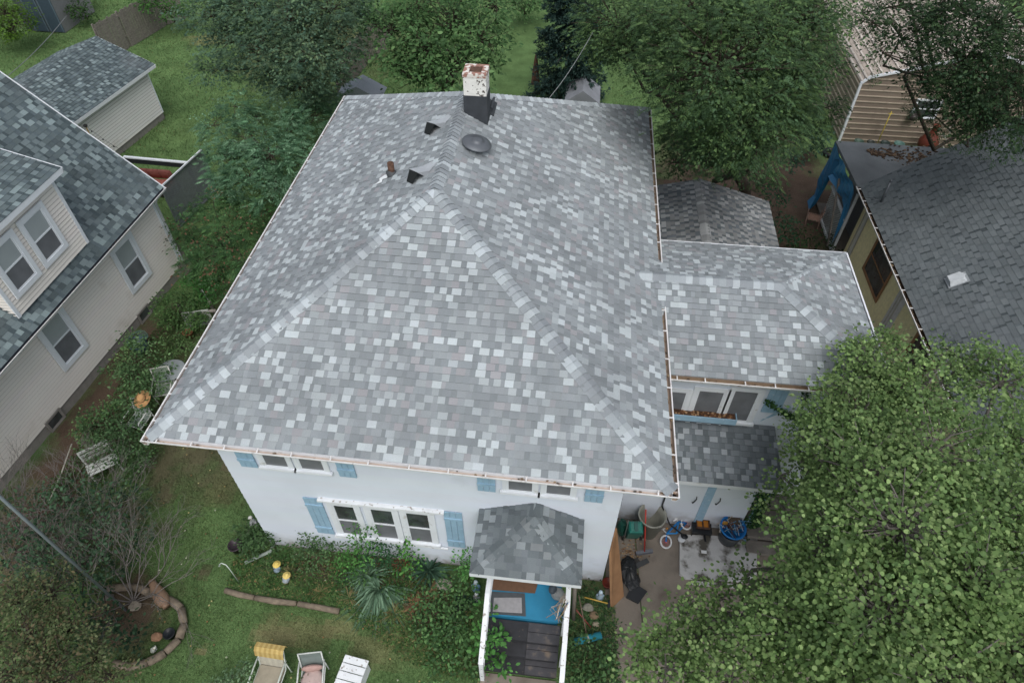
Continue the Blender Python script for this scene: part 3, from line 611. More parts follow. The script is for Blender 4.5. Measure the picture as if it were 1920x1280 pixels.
mb = MB(); beam(mb, ga-ZZ*.07, gb-ZZ*.07, .03, .13); beam(mb, gb-ZZ*.07, gb+rg-ZZ*.07, .03, .13); beam(mb, gb+rg-ZZ*.07, gb+gc_-ZZ*.07, .03, .13); mb.build('fascia', 'vinyltrim', lg)
mb = MB(); mb.slab([q1+ZZ*2.5, q2+ZZ*2.5, (q1+q2)/2+ZZ*3.4], -Ug*.05, hx('#d5d4d3')); mb.build('gable', 'vinyl', lg)

# ------------------------------------------------ right neighbour
rn = thing('neighbour_house', 'low house with a dark slate-grey roof and tan wall panels, right of the main house', 'house', (16, 11, 0))
zr = 3.0; ry1 = G(1622, 350, zr)[1]; rx = 12.56; ry0 = -4; zrg = 5.9
a0, a1 = A3(rx+.12, ry0, zr), A3(rx, ry1, zr); rp = onY(1865, 240, ry1); sl2 = nrm(rp-a1); rlen = 9.5
RPAL = [(.3, hx('#6f7679')), (.4, hx('#6b7275')), (.3, hx('#676e71'))]; RG = [(.6, hx('#60676a')), (.4, hx('#4c5356'))]
rr_ = roofmesh(rn, [[a1+0*ZZ, a0, a0+sl2*rlen, a1+sl2*rlen]], RPAL, RG, expo=.145, lift=.008, tw=(.2, .30), gw=(.05, .09))
mb = MB(); b0, b1 = a0+sl2*rlen, a1+sl2*rlen; s3 = A3(abs(sl2[0]), sl2[1], -abs(sl2[2])); mb.slab([b0, b1, b1+s3*rlen, b0+s3*rlen], (0, 0, -.05), RPAL[1][1]); mb.build('rear_roof', 'shingle', rn)
gutter(rn, a0+A3(.0, 0, -.005), a1+A3(0, -.0, -.005), (-1, 0, 0), '#3d3228', debris=28)
wxn = rx+.42
mb = MB(); tanp = hx('#efe5b8'); gyp = hx('#8c8b86'); y = ry0
mb.box(wxn, wxn+.1, ry0, ry1-.1, 0, zr-.05, tanp); rw = mb.build('wall', 'attr', rn)
def rwY(px, py): return onX(px, py, wxn)
for (pa, pb, colr) in (((1592, 470), (1640, 385), '#cfcfc8'), ((1655, 600), (1712, 545), '#cccbcb')):
    ya, yb = rwY(*pa)[1], rwY(*pb)[1]; mb = MB(); mb.box(wxn-.012, wxn-.002, min(ya, yb), max(ya, yb), .02, zr-.06, hx(colr)); mb.build('wall_panel', 'attr', rn)
for pa in ((1640, 385), (1600, 450), (1700, 545), (1655, 610)):
    yb = rwY(*pa)[1]; mb = MB(); mb.box(wxn-.025, wxn-.013, yb-.03, yb+.03, .02, zr-.06, hx('#b9b6ad')); mb.build('batten', 'attr', rn)
yA, yB = rwY(1618, 505)[1], rwY(1668, 500)[1]
wlo = min(rwY(1640, 570)[1], rwY(1672, 480)[1]); whi = max(rwY(1617, 510)[1], rwY(1655, 440)[1])
window(rn, A3(wxn, whi, 1.05), A3(0, -1, 0), whi-wlo, 1.35, tw=.07, upper='glass', lower='glass', trim='board', sill=False)
window(rn, A3(wxn, rwY(1725, 625)[1], 1.2), A3(0, -1, 0), 1.2, 1.2, tw=.07, upper='glass', lower='glass', trim='board', sill=False)
mb = MB(); mb.box(wxn+.1, wxn+9, ry1-.2, ry1-.1, 0, zr-.1, tanp); mb.build('wall', 'attr', rn)
mb = MB(); mb.box(wxn+.5, wxn+.6, ry1-.1, G(1567, 264, 2.75)[1]-.3, 0, 2.7, hx('#77797a')); mb.build('porch_wall', 'attr', rn); mb = MB(); mb.box(rx+.1, wxn+.5, ry1-.1, G(1567, 264, 2.75)[1]-.3, 0, .12, hx('#6b655c')); mb.build('porch_floor', 'attr', rn)
# low flat porch roof behind with leaf litter
p0, p1, p2_ = G(1567, 264, 2.75), G(1795, 277, 2.75), A3(rx, ry1, 2.85)
mb = MB(); y9 = p0[1]; mb.slab([(p0[0], y9, 2.75), (19, y9-.1, 2.75), (19, ry1, 2.9), (rx, ry1, 2.9)], (0, 0, -.12), hx('#6d7275')); mb.build('porch_roof', 'oldshingle', rn)
mb = MB()
for i in range(420):
    t = random.random(); s = random.gauss(0, .3); x = rx+1.0+3.4*t; y = y9-.75-.9*t*.6+s*(.25+.9*math.sin(math.pi*t)); 
    if y < ry1+.05: continue
    mb.blob((x, y, 2.80+.02*random.random()), .05, .04, .02, 6, hx(random.choice(['#4a3c31', '#5f4d3e', '#756351', '#3d332b'])), .4)
kind(mb.build('leaf_litter', 'fabric', rn), 'stuff')
# galvanised mast and roof vent
q = G(1652, 378, zr+.25); mb = MB(); mb.tube([q, q+A3(0, .02, .75)], .04, 8); mb.lathe([(.0, .77), (.05, .77), (.055, .82), (0, .86)], q, 10); mb.tube([q+A3(-.45, .35, -.1), q+A3(-.3, .1, .05), q+A3(0, 0, 0)], .012, 5); mb.build('mast', 'vent', rn, True)
nr_ = nrm(np.cross(sl2, A3(0, 1, 0))); nr_ = nr_ if nr_[2] > 0 else -nr_; dr2 = np.dot(nr_, a1); q = onplane(1795, 525, nr_, dr2)
mb = MB(q, nrm(sl2), A3(0, 1, 0), nr_); mb.add([(-.22, -.17, .02), (.2, -.17, .02), (.2, .17, .02), (-.22, .17, .02), (-.18, -.13, .16), (.12, -.15, .14), (.24, 0, .12), (.12, .15, .14), (-.18, .13, .16)], [(4, 5, 6, 7, 8), (0, 1, 5, 4), (3, 8, 7, 2), (0, 4, 8, 3), (1, 2, 7, 6, 5)], hx('#c6ccd0')); mb.box(-.27, .26, -.2, .2, .004, .02, hx('#9aa0a4')); mb.build('roof_vent', 'attr', rn)

# ------------------------------------------------ tan ribbed metal building
tb = thing('metal_building', 'tan ribbed metal outbuilding with a window, beyond the dark-roofed house', 'shed', (17, 24, 0))
yt = 23.0; t0 = onY(1572, 265, yt); t1 = onY(1615, 155, yt); t2 = onY(1648, 142, yt)
prof = [(t0[0], 0), (t1[0]-.02, t1[2]), (t1[0]+.25, t1[2]+.28), (19.5, 4.35), (24.0-.25, t1[2]+.28), (24, t1[2]), (24, 0)]
def ribbed(mb, a, b, y0, y1, n, out, col, rib, w_=.05, d=.03):
    a, b = np.asarray(a), np.asarray(b)
    mb.add([(a[0], y0, a[1]), (b[0], y0, b[1]), (b[0], y1, b[1]), (a[0], y1, a[1])], [(0, 1, 2, 3)], col); T = (b-a)/np.linalg.norm(b-a)
    for i in range(n):
        c = a+(b-a)*(i+.5)/n; p, q = c-T*w_/2, c+T*w_/2; o = np.array(out)*d
        mb.add([(p[0], y0, p[1]), (p[0]+o[0], y0, p[1]+o[1]), (q[0]+o[0], y0, q[1]+o[1]), (q[0], y0, q[1]), (p[0], y1, p[1]), (p[0]+o[0], y1, p[1]+o[1]), (q[0]+o[0], y1, q[1]+o[1]), (q[0], y1, q[1])], [(0, 1, 5, 4), (1, 2, 6, 5), (2, 3, 7, 6), (0, 3, 2, 1)], rib)
MT['tanattr'] = M('ribbed_tan_metal', attr=True, rough=.6, var=.14, scale=.8, bump=.05, mix=('#71675e', 1.5, .55, .8))
wc, rc_ = hx('#85796e'), hx('#b3a797')
mb = MB(); ribbed(mb, prof[0], prof[1], yt, 33, 11, (-1, 0), wc, rc_); mb.build('side_wall', 'tanattr', tb); mb = MB(); ribbed(mb, prof[5], prof[6], yt, 33, 11, (1, 0), wc, rc_); mb.build('side_wall', 'tanattr', tb)
mb = MB(); tr_ = hx('#aca298')
for i in (1, 2, 3, 4): 
    a, b = np.array(prof[i]), np.array(prof[i+1]); t = b-a; o = np.array([-t[1], t[0]])/np.hypot(*t); ribbed(mb, a, b, yt-.08, 33, 2 if i in (1, 4) else 14, o, tr_, hx('#c9c1b8'), .07, .05)
mb.build('roof', 'tanattr', tb)
mb = MB(); mb.add([(p[0], yt, p[1]) for p in prof], [tuple(range(7))], wc)
for k in range(16):
    z = .12+k*.26
    x0, x1 = None, None
    xs_ = []
    for i in range(6):
        a, b = prof[i], prof[i+1]
        if (a[1]-z)*(b[1]-z) < 0: xs_.append(a[0]+(b[0]-a[0])*(z-a[1])/(b[1]-a[1]))
    if len(xs_) >= 2: mb.box(min(xs_), max(xs_), yt-.03, yt, z, z+.045, rc_)
mb.build('front_wall', 'tanattr', tb)
mb = MB()
for i in range(5): beam(mb, (prof[i][0], yt-.06, prof[i][1]), (prof[i+1][0], yt-.06, prof[i+1][1]), .1, .09)
mb.build('edge_trim', 'white', tb)
a = onY(1706, 218, yt); window(tb, (a[0], yt-.035, a[2]), UX, 1.0, .8, split=.5, tw=.05, lower='glass', upper='glass', trim='vinyltrim', sill=False)

# ------------------------------------------------ far left shed and fences
g0 = G(122, 62); sh = thing('garden_shed', 'grey shed with dark blue-grey double doors at the far left', 'shed', (g0[0], g0[1], 0))
sx, sy_ = g0[0], g0[1]; sx0 = G(60, 62)[0]
mb = MB(); mb.box(sx0-.4, sx, sy_, sy_+3.2, 0, 2.4, hx('#4d545a')); mb.box(sx-.004, sx+.02, sy_, sy_+3.2, 0, 2.4, hx('#7f8084')); mb.build('wall', 'attr', sh)
mb = MB(); mb.slab([(sx0-.6, sy_-.2, 2.4), (sx+.25, sy_-.2, 2.4), (sx+.25, sy_+3.4, 2.4), (sx0-.6, sy_+3.4, 2.4)], (0, 0, .12), hx('#5d6266')); mb.build('roof', 'oldshingle', sh)
for i in range(2):
    a = sx0+.15+i*.95; mb = MB(); mb.box(a, a+.85, sy_-.03, sy_-.004, .05, 2.1, hx('#3d4c58')); d_ = mb.build('door', 'attr', sh); mb = MB()
    mb.box(a, a+.07, sy_-.05, sy_-.03, .05, 2.1, hx('#5a6a76')).box(a+.78, a+.85, sy_-.05, sy_-.03, .05, 2.1, hx('#5a6a76')); mb.build('trim', 'attr', d_)
def fence(name, label, P, h, pw=.14, mat='wood', gap=.01, group=None, cat='fence', top=False, lean=.01):
    P = [np.asarray(p, float) for p in P]; r = thing(name, label, cat, (*P[0][:2], 0), group); mb = MB(); m2 = MB()
    for a, b in zip(P[:-1], P[1:]):
        L_ = np.linalg.norm(b-a); T = nrm(b-a); S = A3(T[1], -T[0], 0); n = int(L_/(pw+gap))
        for i in range(n):
            u = i*(pw+gap); hh = h*random.uniform(.97, 1.02); mb.fr(A3(a[0], a[1], 0), T, S, ZZ).box(u, u+pw, random.uniform(-lean, lean), .02+random.uniform(0, lean), .02, hh)
        m2.fr(A3(a[0], a[1], 0), T, S, ZZ)
        for z in (.3*h, .85*h): m2.box(0, L_, -.06, -.021, z, z+.08)
        for u in np.arange(0, L_+.1, 2.2): m2.box(u-.05, u+.05, -.14, -.061, 0, h)
    mb.build('boards', mat, r); m2.build('rails_and_posts', mat, r); return r
fence('wood_fence', 'tall grey board fence slanting across the far lawn, left of the trees', [G(205, 113), G(247, 88), G(315, 47), G(350, 34)], 1.9, .15, gap=.03)
fence('wood_fence', 'old picket fence seen between the trees just behind the chimney side', [G(640, 180), G(690, 120), G(735, 85)], 1.8, .11, gap=.06)
# ------------------------------------------------ foliage
def T_leaf(k='oval'):
    if k == 'round': return np.array([(0, 0, 0), (.42, .18, .05), (.5, .6, .09), (.2, .98, -.04), (-.2, .98, -.04), (-.5, .6, .09), (-.42, .18, .05)])
    if k == 'oval': return np.array([(0, 0, 0), (.28, .35, .05), (.22, .75, .02), (0, 1, -.08), (-.22, .75, .02), (-.28, .35, .05)])
    if k == 'tri': return np.array([(0, 0, 0), (.3, .4, .03), (0, 1, -.03), (-.3, .4, .03)])
    if k == 'blade': return np.array([(-.5, 0, 0), (.5, 0, 0), (0, 1, 0)])
def place(T, pos, yd, nd, s, sw=None):
    """template T at pos, leaf axis yd, face normal about nd, size s"""
    yd = yd/np.linalg.norm(yd, axis=1, keepdims=True); xd = np.cross(yd, nd); xd /= np.linalg.norm(xd, axis=1, keepdims=True)+1e-9; zd = np.cross(xd, yd)
    sw = s if sw is None else sw
    V = pos[:, None]+s[:, None, None]*T[None, :, 1, None]*yd[:, None]+sw[:, None, None]*T[None, :, 0, None]*xd[:, None]+s[:, None, None]*T[None, :, 2, None]*zd[:, None]
    n, k = len(pos), len(T); return V.reshape(-1, 3), np.arange(n*k).reshape(n, k)
def rdir(n): v = rng.normal(size=(n, 3)); return v/np.linalg.norm(v, axis=1, keepdims=True)
def palc(cols, n, jit=.12, k=None):
    c = np.array([hx(q) for q in cols])*1.22; i = rng.integers(0, len(cols), n) if k is None else k
    return c[i]*(1+rng.normal(size=(n, 1))*jit).clip(.5, 1.6)
def clumps_of(blobs, dens, lowcut=-.55):
    """clump centres spread over and inside the blobs of a crown, with outward directions"""
    C, Dn = [], []
    for b in blobs:
        r = b[3]; rz = b[4] if len(b) > 4 else r*.8; n = max(3, int(dens*r*r)); d = rdir(n*2); d = d[d[:, 2] > lowcut][:n]
        rad = rng.uniform(.55, 1.08, (len(d), 1)); C.append(np.array(b[:3])+d*rad*np.array([r, r, rz])); Dn.append(d)
    return np.concatenate(C), np.concatenate(Dn)
def leafcrown(blobs, dens, per, size, cols, shape='oval', cr=.28, flat_=.45, droop=.2, up=.9, clj=.16, rj=.55, lj=.13, drop=0.):
    C, Dn = clumps_of(blobs, dens); kp = rng.random(len(C)) > drop*(1+np.sin(C[:, 0]*3.1+C[:, 1]*2.3)+np.sin(C[:, 1]*3.7-C[:, 2]*2.9)); C, Dn = C[kp], Dn[kp]; n = len(C); tot = n*per; ci = np.repeat(np.arange(n), per)
    off = rng.normal(size=(tot, 3))*np.array([1, 1, flat_])*cr; pos = C[ci]+off
    yd = off*np.array([1, 1, .3])+rdir(tot)*cr*.8+Dn[ci]*cr*.6; yd[:, 2] -= droop*cr*2
    nd = rdir(tot)*rj+Dn[ci]*.35; nd[:, 2] += up
    s = size*rng.uniform(.45, 1.35, tot); V, F = place(T_leaf(shape), pos, yd, nd, s)
    cb = (1+rng.normal(size=(n, 1))*clj).clip(.55, 1.5)[ci]; ck = rng.integers(0, len(cols), n)[ci]
    mixk = np.where(rng.random(tot) < .6, ck, rng.integers(0, len(cols), tot)); return V, F, palc(cols, tot, lj, mixk)*cb, C
def frondcrown(blobs, dens, per, flen, nl, lsize, cols, droop=.5, spread=.3, lw_=.3, out=.7, clj=.16, rise=.15):
    C, Dn = clumps_of(blobs, dens); n = len(C); nf = n*per; ci = np.repeat(np.arange(n), per)
    org = C[ci]+rng.normal(size=(nf, 3))*spread*.6; d = Dn[ci]*out+rdir(nf)*.75; d[:, 2] = d[:, 2]*.4+rise; d /= np.linalg.norm(d, axis=1, keepdims=True)
    L = flen*rng.uniform(.6, 1.2, nf); t = (np.arange(nl)+1)/nl
    P = org[:, None]+d[:, None]*(L[:, None]*t[None])[..., None]; P[..., 2] -= droop*(L[:, None]*t[None]**2)
    tan = np.repeat(d[:, None], nl, 1).copy(); tan[..., 2] -= 2*droop*t[None]
    side = np.cross(tan, np.array([0, 0, 1.])); side /= np.linalg.norm(side, axis=2, keepdims=True)+1e-6
    env = np.sin(math.pi*(.12+.8*t))[None, :, None]
    Vs, k = [], 0; cols_ = palc(cols, nf, .1, None)*((1+rng.normal(size=(n, 1))*clj).clip(.55, 1.5))[ci]
    V_, F_2, C_2 = [], [], []
    for sg in (1, -1):
        yd = side*sg+tan*.35; yd[..., 2] -= .25; m_ = nf*nl; s = (lsize*env[..., 0]*np.ones((nf, 1))).ravel()
        nd = np.tile([0, 0, 1.], (m_, 1))+rdir(m_)*.3
        v, f = place(T_leaf('tri'), P.reshape(-1, 3), yd.reshape(-1, 3), nd, s, s*lw_/.3*.55); F_2.append(f+k); k += len(v); V_.append(v); C_2.append(np.repeat(cols_, nl, 0)*(1+rng.normal(size=(m_, 1))*.07))
    return np.concatenate(V_), np.concatenate(F_2), np.concatenate(C_2), C
def mixcrown(blobs, fr, lf):
    a, b = frondcrown(blobs, **fr), leafcrown(blobs, **lf); return np.concatenate([a[0], b[0]]), np.concatenate([a[1], b[1]+len(a[0])]), np.concatenate([a[2], b[2]]), a[3]
def crook(a, b, n=5, j=.06):
    a, b = np.asarray(a, float), np.asarray(b, float); L = np.linalg.norm(b-a); return [a+(b-a)*t+(0 if t in (0, 1) else 1)*np.array([random.gauss(0, j*L) for _ in range(3)]) for t in np.linspace(0, 1, n)]
def tree(name, label, base, blobs, gen, kw, trunk=.16, cat='tree', group=None, limbs=True, fork=.45, mat='leaf', twigs=1.0, barkm='bark'):
    base = A3(base[0], base[1], 0); r = thing(name, label, cat, base, group); mb = MB()
    cen = np.mean([b[:3] for b in blobs], 0); fk = base+(A3(cen[0], cen[1], cen[2])-base)*fork; 
    mb.tube(crook(base-A3(0, 0, .1), fk, 5, .03), [trunk*1.25, trunk*1.05, trunk, trunk*.9, trunk*.8], 9)
    V, F, C, cl = gen(blobs, **kw)
    for b in blobs:
        mb.tube(crook(fk-A3(0, 0, .1), b[:3], 5, .06), [trunk*.55, trunk*.45, trunk*.33, trunk*.22, trunk*.12], 6)
    bc = np.array([b[:3] for b in blobs])
    for c in cl[::max(1, int(1/twigs))]:
        i = np.argmin(((bc-c)**2).sum(1)); mb.tube(crook(bc[i], c, 3, .08), [trunk*.12, trunk*.08, .006], 4, caps=False)
    mb.build('trunk', barkm, r, True); mesh_np('crown', V, F, C, mat, r); return r
def B(*L): return [(*G(px, py, z), rr, *rest) for px, py, z, rr, *rest in L]
g2 = lambda px, py: G(px, py)[:2]

LIN = ['#6b8552', '#78925b', '#5d774a', '#8ca46c', '#637d4e']
tree('linden_tree', 'big broadleaf tree with round bright green leaves beside the driveway', (9.9, .6), B(
    (1640, 700, 5.6, .8), (1720, 730, 5.9, .95), (1600, 790, 5.6, .9), (1550, 850, 5.1, .75), (1512, 862, 4.4, .38), (1545, 950, 4.3, .5), (1620, 890, 6.1, 1.0), (1740, 850, 6.4, 1.05), (1690, 990, 6.6, 1.2),
    (1570, 1040, 5.6, 1.0), (1850, 980, 6.2, .95), (1820, 1110, 6.3, 1.2), (1660, 1150, 6.1, 1.15), (1520, 1180, 5.1, 1.0), (1900, 1230, 6.1, 1.2), (1750, 1260, 6.1, 1.15), (1590, 1275, 5.3, 1.0),
    (1450, 1115, 3.9, .5), (1440, 1210, 4.3, .8), (1310, 1190, 3.5, .65), (1250, 1250, 3.3, .6), (1370, 1275, 4, .8), (1790, 690, 5.0, .5), (1870, 720, 5.3, .75), (1905, 830, 5.6, .7), (1530, 1040, 4.4, .5), (1960, 1050, 6, 1.2), (1950, 900, 5.5, .8), (1465, 890, 4.4, .2), (1455, 930, 4.1, .22), (1470, 985, 4.0, .25), (1575, 735, 5.5, .35), (1560, 775, 5.4, .4), (1680, 640, 5.5, .3), (1640, 650, 5.4, .3), (1505, 810, 4.8, .28), (1400, 1080, 3.7, .25), (1345, 1120, 3.4, .3), (1230, 1190, 3.2, .3), (1190, 1240, 3.1, .3), (1270, 1140, 3.2, .2), (1780, 655, 4.9, .25), (1850, 665, 5, .3)),
    leafcrown, dict(dens=72, per=52, size=.060, cols=LIN, shape='round', cr=.17, flat_=.5, up=.8, droop=.1, clj=.18, rj=.9, lj=.08, drop=.10), trunk=.2, barkm='twig')
LOC = ['#47603f', '#526c43', '#3c5437', '#5f784b', '#476044']
tree('honey_locust', 'tall feathery locust with drooping sprays hanging over the weathered garage roof', (9.8, 17.2), B(
    (1160, 50, 8, 1.4), (1175, 100, 7.6, .8), (1290, 45, 9, 1.8), (1340, 155, 7.4, 1.2), (1350, 130, 8.6, 2), (1358, 238, 7, 1.35), (1405, 300, 5.8, .85), (1395, 230, 7.4, 1.5), (1440, 60, 9, 1.8), (1450, 165, 7.8, 1.2), (1510, 50, 8.6, .9), (1498, 185, 5.8, .7), (1345, 290, 6, .8), (1268, 195, 4.2, .9), (1275, 260, 3.8, .75), (1262, 140, 5.6, .8), (1265, 305, 3.4, .45), (1540, 205, 5.2, .6), (1535, 120, 7, .7), (1325, 262, 6, .6), (1490, 255, 4.5, .9), (1310, 290, 5.4, .6), (1130, 90, 7.2, .7)),
    mixcrown, dict(fr=dict(dens=24, per=13, flen=.32, nl=7, lsize=.10, cols=LOC, droop=.5, spread=.3, clj=.22), lf=dict(dens=34, per=44, size=.10, cols=LOC, shape='tri', cr=.24, flat_=.6, clj=.22, rj=.8)), trunk=.22)
DRK = ['#34492f', '#3d5436', '#2e432e', '#465e3d', '#375039']
tree('walnut_tree', 'very dark drooping tree in front of the tan metal building', (23.5, 24.5), B(
    (1640, 45, 8.6, .6), (1690, 15, 8.8, .8), (1655, 100, 8.2, .4), (1748, 45, 8.8, .65), (1690, 75, 8.2, .4), (1810, 110, 8.4, 1.4), (1860, 50, 9, 1.9), (1890, 160, 8, 1.7), (1790, 175, 7.4, 1.0), (1850, 225, 7, 1.1), (1725, 155, 7.2, .55), (1910, 235, 7, 1.1), (1800, 20, 9, .9), (1615, 25, 8.6, .5), (1750, 215, 6.6, .4)),
    mixcrown, dict(fr=dict(dens=20, per=11, flen=.34, nl=7, lsize=.10, cols=DRK, droop=.5, spread=.3, clj=.2), lf=dict(dens=26, per=36, size=.10, cols=DRK, shape='tri', cr=.22, flat_=.8, clj=.22, rj=.8)), trunk=.15)
# spruce
def spruce(base, h, r0, tiers, per, cols, name, label, lsize=.1):
    base = A3(base[0], base[1], 0); r = thing(name, label, 'tree', base); mb = MB(); mb.tube([base, base+A3(0, 0, h)], [.16, .03], 8); pos, dd, LL = [], [], []
    for k in range(tiers):
        f = k/tiers; z = h*(.08+.92*f); R_ = r0*(1-f)**.8+.1
        for j in range(int(per*(1-f*.6))):
            a = random.uniform(0, 2*math.pi); rr = R_*random.uniform(.75, 1.08)
            d = A3(math.cos(a), math.sin(a), -.18); pos.append(base+A3(0, 0, z)); dd.append(d); LL.append(rr)
            if j % 3 == 0: mb.tube([base+A3(0, 0, z), base+A3(0, 0, z)+d*rr], [.02, .006], 4, caps=False)
    pos, dd, LL = np.array(pos), np.array(dd), np.array(LL); ns = 9; t = np.linspace(.3, 1, ns)
    P = pos[:, None]+dd[:, None]*(LL[:, None]*t)[..., None]; P += rng.normal(size=P.shape)*.05; n = len(pos)*ns; P = P.reshape(-1, 3); d2 = np.repeat(dd, ns, 0)
    K = 9; P = np.repeat(P, K, 0)+rng.normal(size=(n*K, 3))*.05; d3 = np.repeat(d2, K, 0)+rdir(n*K)*.9; V, F = place(T_leaf('tri'), P, d3, rdir(n*K)*.4+np.array([0, 0, 1.]), lsize*rng.uniform(.7, 1.4, n*K), np.full(n*K, lsize*.7))
    mb.build('trunk', 'bark', r, True); mesh_np('crown', V, F, palc(cols, n*K, .15), 'leaf', r)
gs = G(1062, 200); spruce(gs, 11.5, 1.8, 34, 24, ['#2b423e', '#324b46', '#243936', '#3b544c'], 'spruce_tree', 'dark blue-green spruce rising behind the right half of the main roof', .16)
GRN = ['#48683f', '#547549', '#3e5c38', '#628152']
tree('maple_tree', 'green leafy tree directly behind the chimney', g2(840, 175), B((740, 60, 5.5, 1.3), (790, 20, 6, 1.4), (850, 50, 6, 1.6), (895, 75, 5.5, 1.3), (850, 130, 5, 1.4), (745, 125, 4.8, 1.1), (930, 10, 6, 1.0), (800, 90, 5.5, 1.3), (700, 45, 5, .7), (912, 120, 4.4, .75), (780, 150, 3.6, 1)),
    leafcrown, dict(dens=22, per=24, size=.17, cols=GRN, cr=.26), trunk=.18)
GRY = ['#4f6852', '#5b745c', '#465e4a', '#647b5b', '#4e6a59']
tree('ailanthus_tree', 'wide grey-green feathery tree over the far lawn, left of the chimney tree', g2(545, 165), B((400, 30, 5.5, 1.3), (470, 15, 6, 1.5), (540, 40, 6, 1.6), (620, 20, 6, 1.5), (430, 80, 5, 1.1), (500, 95, 5.2, 1.3), (575, 110, 5.2, 1.3), (640, 90, 5, 1.0), (410, 130, 3.8, .8), (560, 165, 4, 1.1), (615, 150, 3.6, .9), (500, 150, 3.8, .8), (680, 30, 5, .8)),
    mixcrown, dict(fr=dict(dens=20, per=9, flen=.36, nl=7, lsize=.13, cols=GRY, droop=.4, spread=.35), lf=dict(dens=28, per=36, size=.12, cols=GRY, shape='tri', cr=.26, flat_=.6, clj=.2, rj=.8)), trunk=.14)
SUM = ['#54775b', '#608363', '#496a4e', '#719275']
tree('sumac_bush', 'tall light green sumac between the far lawn and the main roof', g2(500, 330), B((440, 200, 3.9, .55), (400, 235, 3.6, .6), (460, 260, 3.6, .8), (420, 300, 3.3, .7), (510, 290, 3.5, .9), (550, 240, 3.2, .8), (470, 330, 3.0, .9), (570, 300, 3, .8), (520, 360, 2.8, .9), (430, 350, 2.6, .7), (590, 220, 2.8, .9), (610, 190, 2.6, .8), (480, 220, 3.2, .5)),
    mixcrown, dict(fr=dict(dens=26, per=10, flen=.42, nl=9, lsize=.11, cols=SUM, droop=.35, spread=.22), lf=dict(dens=26, per=26, size=.10, cols=SUM, shape='tri', cr=.18, flat_=.6, clj=.2, rj=.8)), trunk=.09, cat='bush')
SM2 = ['#3f5f3a', '#486b40', '#355233', '#527346']
tree('sumac_bush', 'darker low sumac with rusty seed heads beside the neighbour\'s back corner', g2(430, 470), B((400, 380, 2.3, .7), (360, 420, 2.0, .7), (430, 430, 2.2, .8), (480, 400, 2.2, .7), (400, 480, 1.9, .8), (450, 490, 1.9, .7), (370, 500, 1.5, .6), (420, 530, 1.3, .6), (345, 450, 1.6, .5)),
    mixcrown, dict(fr=dict(dens=24, per=8, flen=.36, nl=8, lsize=.10, cols=SM2, droop=.35, spread=.2), lf=dict(dens=30, per=24, size=.09, cols=['#4a6a44', '#55764b', '#405d3c', '#7a5f4c'], shape='tri', cr=.16, flat_=.6, clj=.2, rj=.8)), trunk=.07, cat='bush')
tree('arborvitae', 'yellow-green evergreen shrub in the far left corner beside the shed', g2(20, 66), B((10, 25, 2.2, 1.2, 1.6), (30, 45, 1.4, 1.1, 1.2), (-20, 40, 1.5, 1.2, 1.4)), leafcrown, dict(dens=40, per=24, size=.13, cols=['#4d6b27', '#5a7a2e', '#425e24'], shape='tri', cr=.16), trunk=.1, cat='bush')
tree('climbing_vine', 'green vine heaped over the far end of the grey board fence', g2(330, 42), B((285, 10, 1.8, .7), (315, 20, 1.5, .7), (340, 10, 1.5, .7), (270, 0, 1.8, .6), (330, 32, .8, .5)), leafcrown, dict(dens=30, per=18, size=.15, cols=['#385a2c', '#446a35'], cr=.2), trunk=.04, cat='vine')
tree('garden_shrub', 'small dark shrub against the right side of the far grey shed', g2(165, 38), B((150, 15, 1, .7), (160, 30, .6, .6)), leafcrown, dict(dens=40, per=18, size=.13, cols=['#304a26', '#3b5a2f'], cr=.15), trunk=.04, cat='bush')
tree('broadleaf_bush', 'bushy green growth at the far edge of the rear lawn near the spruce', g2(985, 25), B((1000, 5, 1.2, 1.1), (965, 8, 1.6, 1.1), (985, 20, .8, .7)), leafcrown, dict(dens=22, per=20, size=.17, cols=GRN, cr=.25), trunk=.08, cat='bush')
BRN = ['#52603f', '#5f6d49', '#49583d', '#666e4e', '#6a6349']
tree('smoke_bush', 'olive-brown small-leaved tree filling the bottom left corner', g2(60, 1330), B((40, 1130, 2.4, .7), (100, 1110, 2.3, .6), (60, 1200, 2.6, .8), (130, 1180, 2.4, .65), (30, 1260, 2.7, .8), (110, 1250, 2.6, .7), (180, 1240, 2.0, .5), (210, 1270, 2.0, .45), (-20, 1180, 2.6, .8), (70, 1290, 2.7, .8)),
    leafcrown, dict(dens=85, per=22, size=.062, cols=BRN, cr=.10, shape='oval'), trunk=.1)
tree('low_shrub', 'small sage-green shrub left of the yellow-topped lounge chair', g2(445, 1300), B((450, 1262, .7, .22), (440, 1285, .6, .25), (410, 1290, .5, .25)), leafcrown, dict(dens=260, per=12, size=.06, cols=['#5a7556', '#6b8563'], cr=.07), trunk=.02, cat='bush')
VB = ['#38533c', '#425e45', '#304a35', '#4f6b4e']
tree('dogwood_shrub', 'dark green shrub under the bare grey branches at the lower left', g2(130, 1060), B((60, 960, 1.3, .7), (130, 940, 1.3, .6), (180, 960, 1.3, .55), (30, 1030, 1.3, .7), (110, 1010, 1.5, .6), (230, 950, 1.0, .5), (180, 1010, 1.4, .6), (80, 1070, 1.4, .6), (160, 1080, 1.1, .5), (250, 1000, .8, .35), (200, 1060, .8, .4), (220, 1180, .6, .45), (180, 1150, .8, .45), (260, 1200, .4, .3), (170, 1210, .8, .4)),
    leafcrown, dict(dens=62, per=17, size=.095, cols=VB, cr=.13, clj=.25), trunk=.04, cat='bush')
